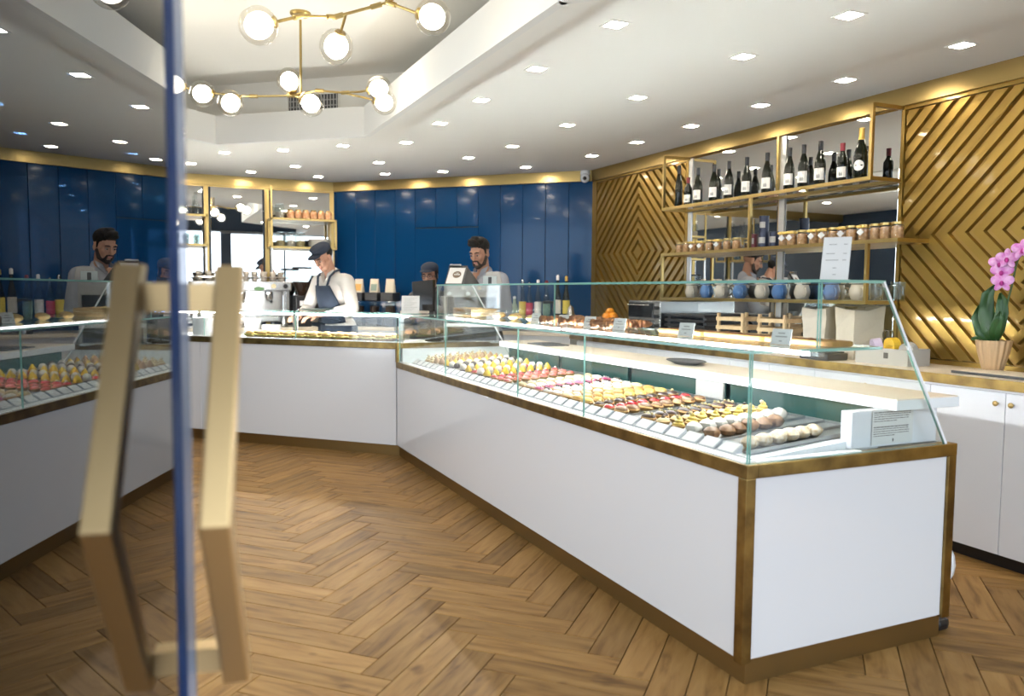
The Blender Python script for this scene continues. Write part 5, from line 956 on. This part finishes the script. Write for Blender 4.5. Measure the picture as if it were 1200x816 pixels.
# barista
s = 1.07; br_ = person('person in navy cap, white jacket and navy apron bending over the sandwich tray', (1.775, 8.01, 0), (-.86, -.51), s, R(14), R(34), R(4), ((.25*s, .20, 1.13*s), (.10*s, .45, 1.085*s), (-.25, 1, -.25)), ((-.27*s, .12, 1.14*s), (-.12*s, .44, 1.085*s), (.25, 1, -.25)), dict(top='whitecloth', sleeve=.45), 'skin_b')
t, HP, TL, RH, E_ = br_
blob('hair', [E_((0, -.028, .030), (.078, .086, .075))], 'hair', t, .006, 2)
blob('cap', [E_((0, -.012, .080), (.086, .100, .052)), E_((0, .01, .105), (.080, .088, .026)), E_((0, .094, .060), (.070, .066, .010)), E_((0, -.012, .060), (.085, .100, .018))], 'capblue', t, .006, 2)
def wrap(name, grid, m, par, thick=.006):
    n = len(grid[0]); b = MB().add([p for r_ in grid for p in r_], [(i*n+j, i*n+j+1, (i+1)*n+j+1, (i+1)*n+j) for i in range(len(grid)-1) for j in range(n-1)]); o = b.build(name, m, par, True); md = o.modifiers.new('t', 'SOLIDIFY'); md.thickness = thick; return o
bib = []
for i in range(8):
    z = .10+.36*i/7; w_ = 62-30*max(0, (i-2)/5); rx, ry = (.178, .128) if z < .3 else (.178-.02*(z-.3), .130-.05*max(0, z-.36)); bib.append([TL(rx*math.sin(R(a)), .012+ry*math.cos(R(a)), z) for a in [w_*(k/6-.5)*2 for k in range(7)]])
ap = wrap('apron', bib, 'apron', t); sk = []
for i in range(8):
    z = (.98-.55*i/7)*s; sk.append([((.19+.02*i/7)*s*math.sin(R(a)), .03+(.150+.03*i/7)*s*math.cos(R(a)), z) for a in [125*(k/14-.5)*2 for k in range(15)]])
wrap('apron_skirt', sk, 'apron', ap)
for sx_ in (-1, 1): MB().tube([TL(sx_*.060, .128, .45), TL(sx_*.080, .085, .535), TL(sx_*.072, .01, .565), TL(sx_*.04, -.08, .56)], .011, 6).build('apron_strap', 'apron', ap, True)
MB().tube([(x*s, .152, 1.02*s) for x in (-.15, 0, .15)], .006).build('waist_tie', 'apron', ap)
# woman
s = .95; wo = person('person in dark cap and glasses mostly hidden behind the black till', (2.53, 7.40, 0), (-.62, -.78), s, R(4), R(12), R(0), ((.25*s, .06, 1.12*s), (.15*s, .24, 1.08*s), (-.3, 1, 0)), ((-.25*s, .06, 1.12*s), (-.15*s, .24, 1.08*s), (.3, 1, 0)), dict(top='darkcloth', sleeve=.9), 'skin_b')
t, HP, TL, RH, E_ = wo
blob('hair', [E_((0, -.03, .03), (.080, .088, .085)), E_((0, -.06, -.04), (.06, .05, .08))]+[('c', HP(sx_*.068, .015, .05), .016*s, HP(sx_*.072, .005, -.04), .012*s) for sx_ in (-1, 1)], 'hair', t, .006, 2)
blob('cap', [E_((0, -.012, .078), (.088, .102, .056)), E_((0, .10, .060), (.068, .062, .010)), E_((0, -.012, .058), (.088, .102, .016))], 'capblue', t, .006, 2)
gl = MB()
for sx_ in (-1, 1):
    gl.tube([HP(sx_*.033+.024*math.cos(a), .102-.008*abs(math.cos(a)), .004+.018*math.sin(a)) for a in [2*PI*i/14 for i in range(15)]], .0026, 6); gl.tube([HP(sx_*.057, .094, .006), HP(sx_*.078, .0, .004)], .0024, 6)
gl.tube([HP(-.009, .103, .006), HP(.009, .103, .006)], .0026, 6); gl.build('spectacles', 'frame', t, True)
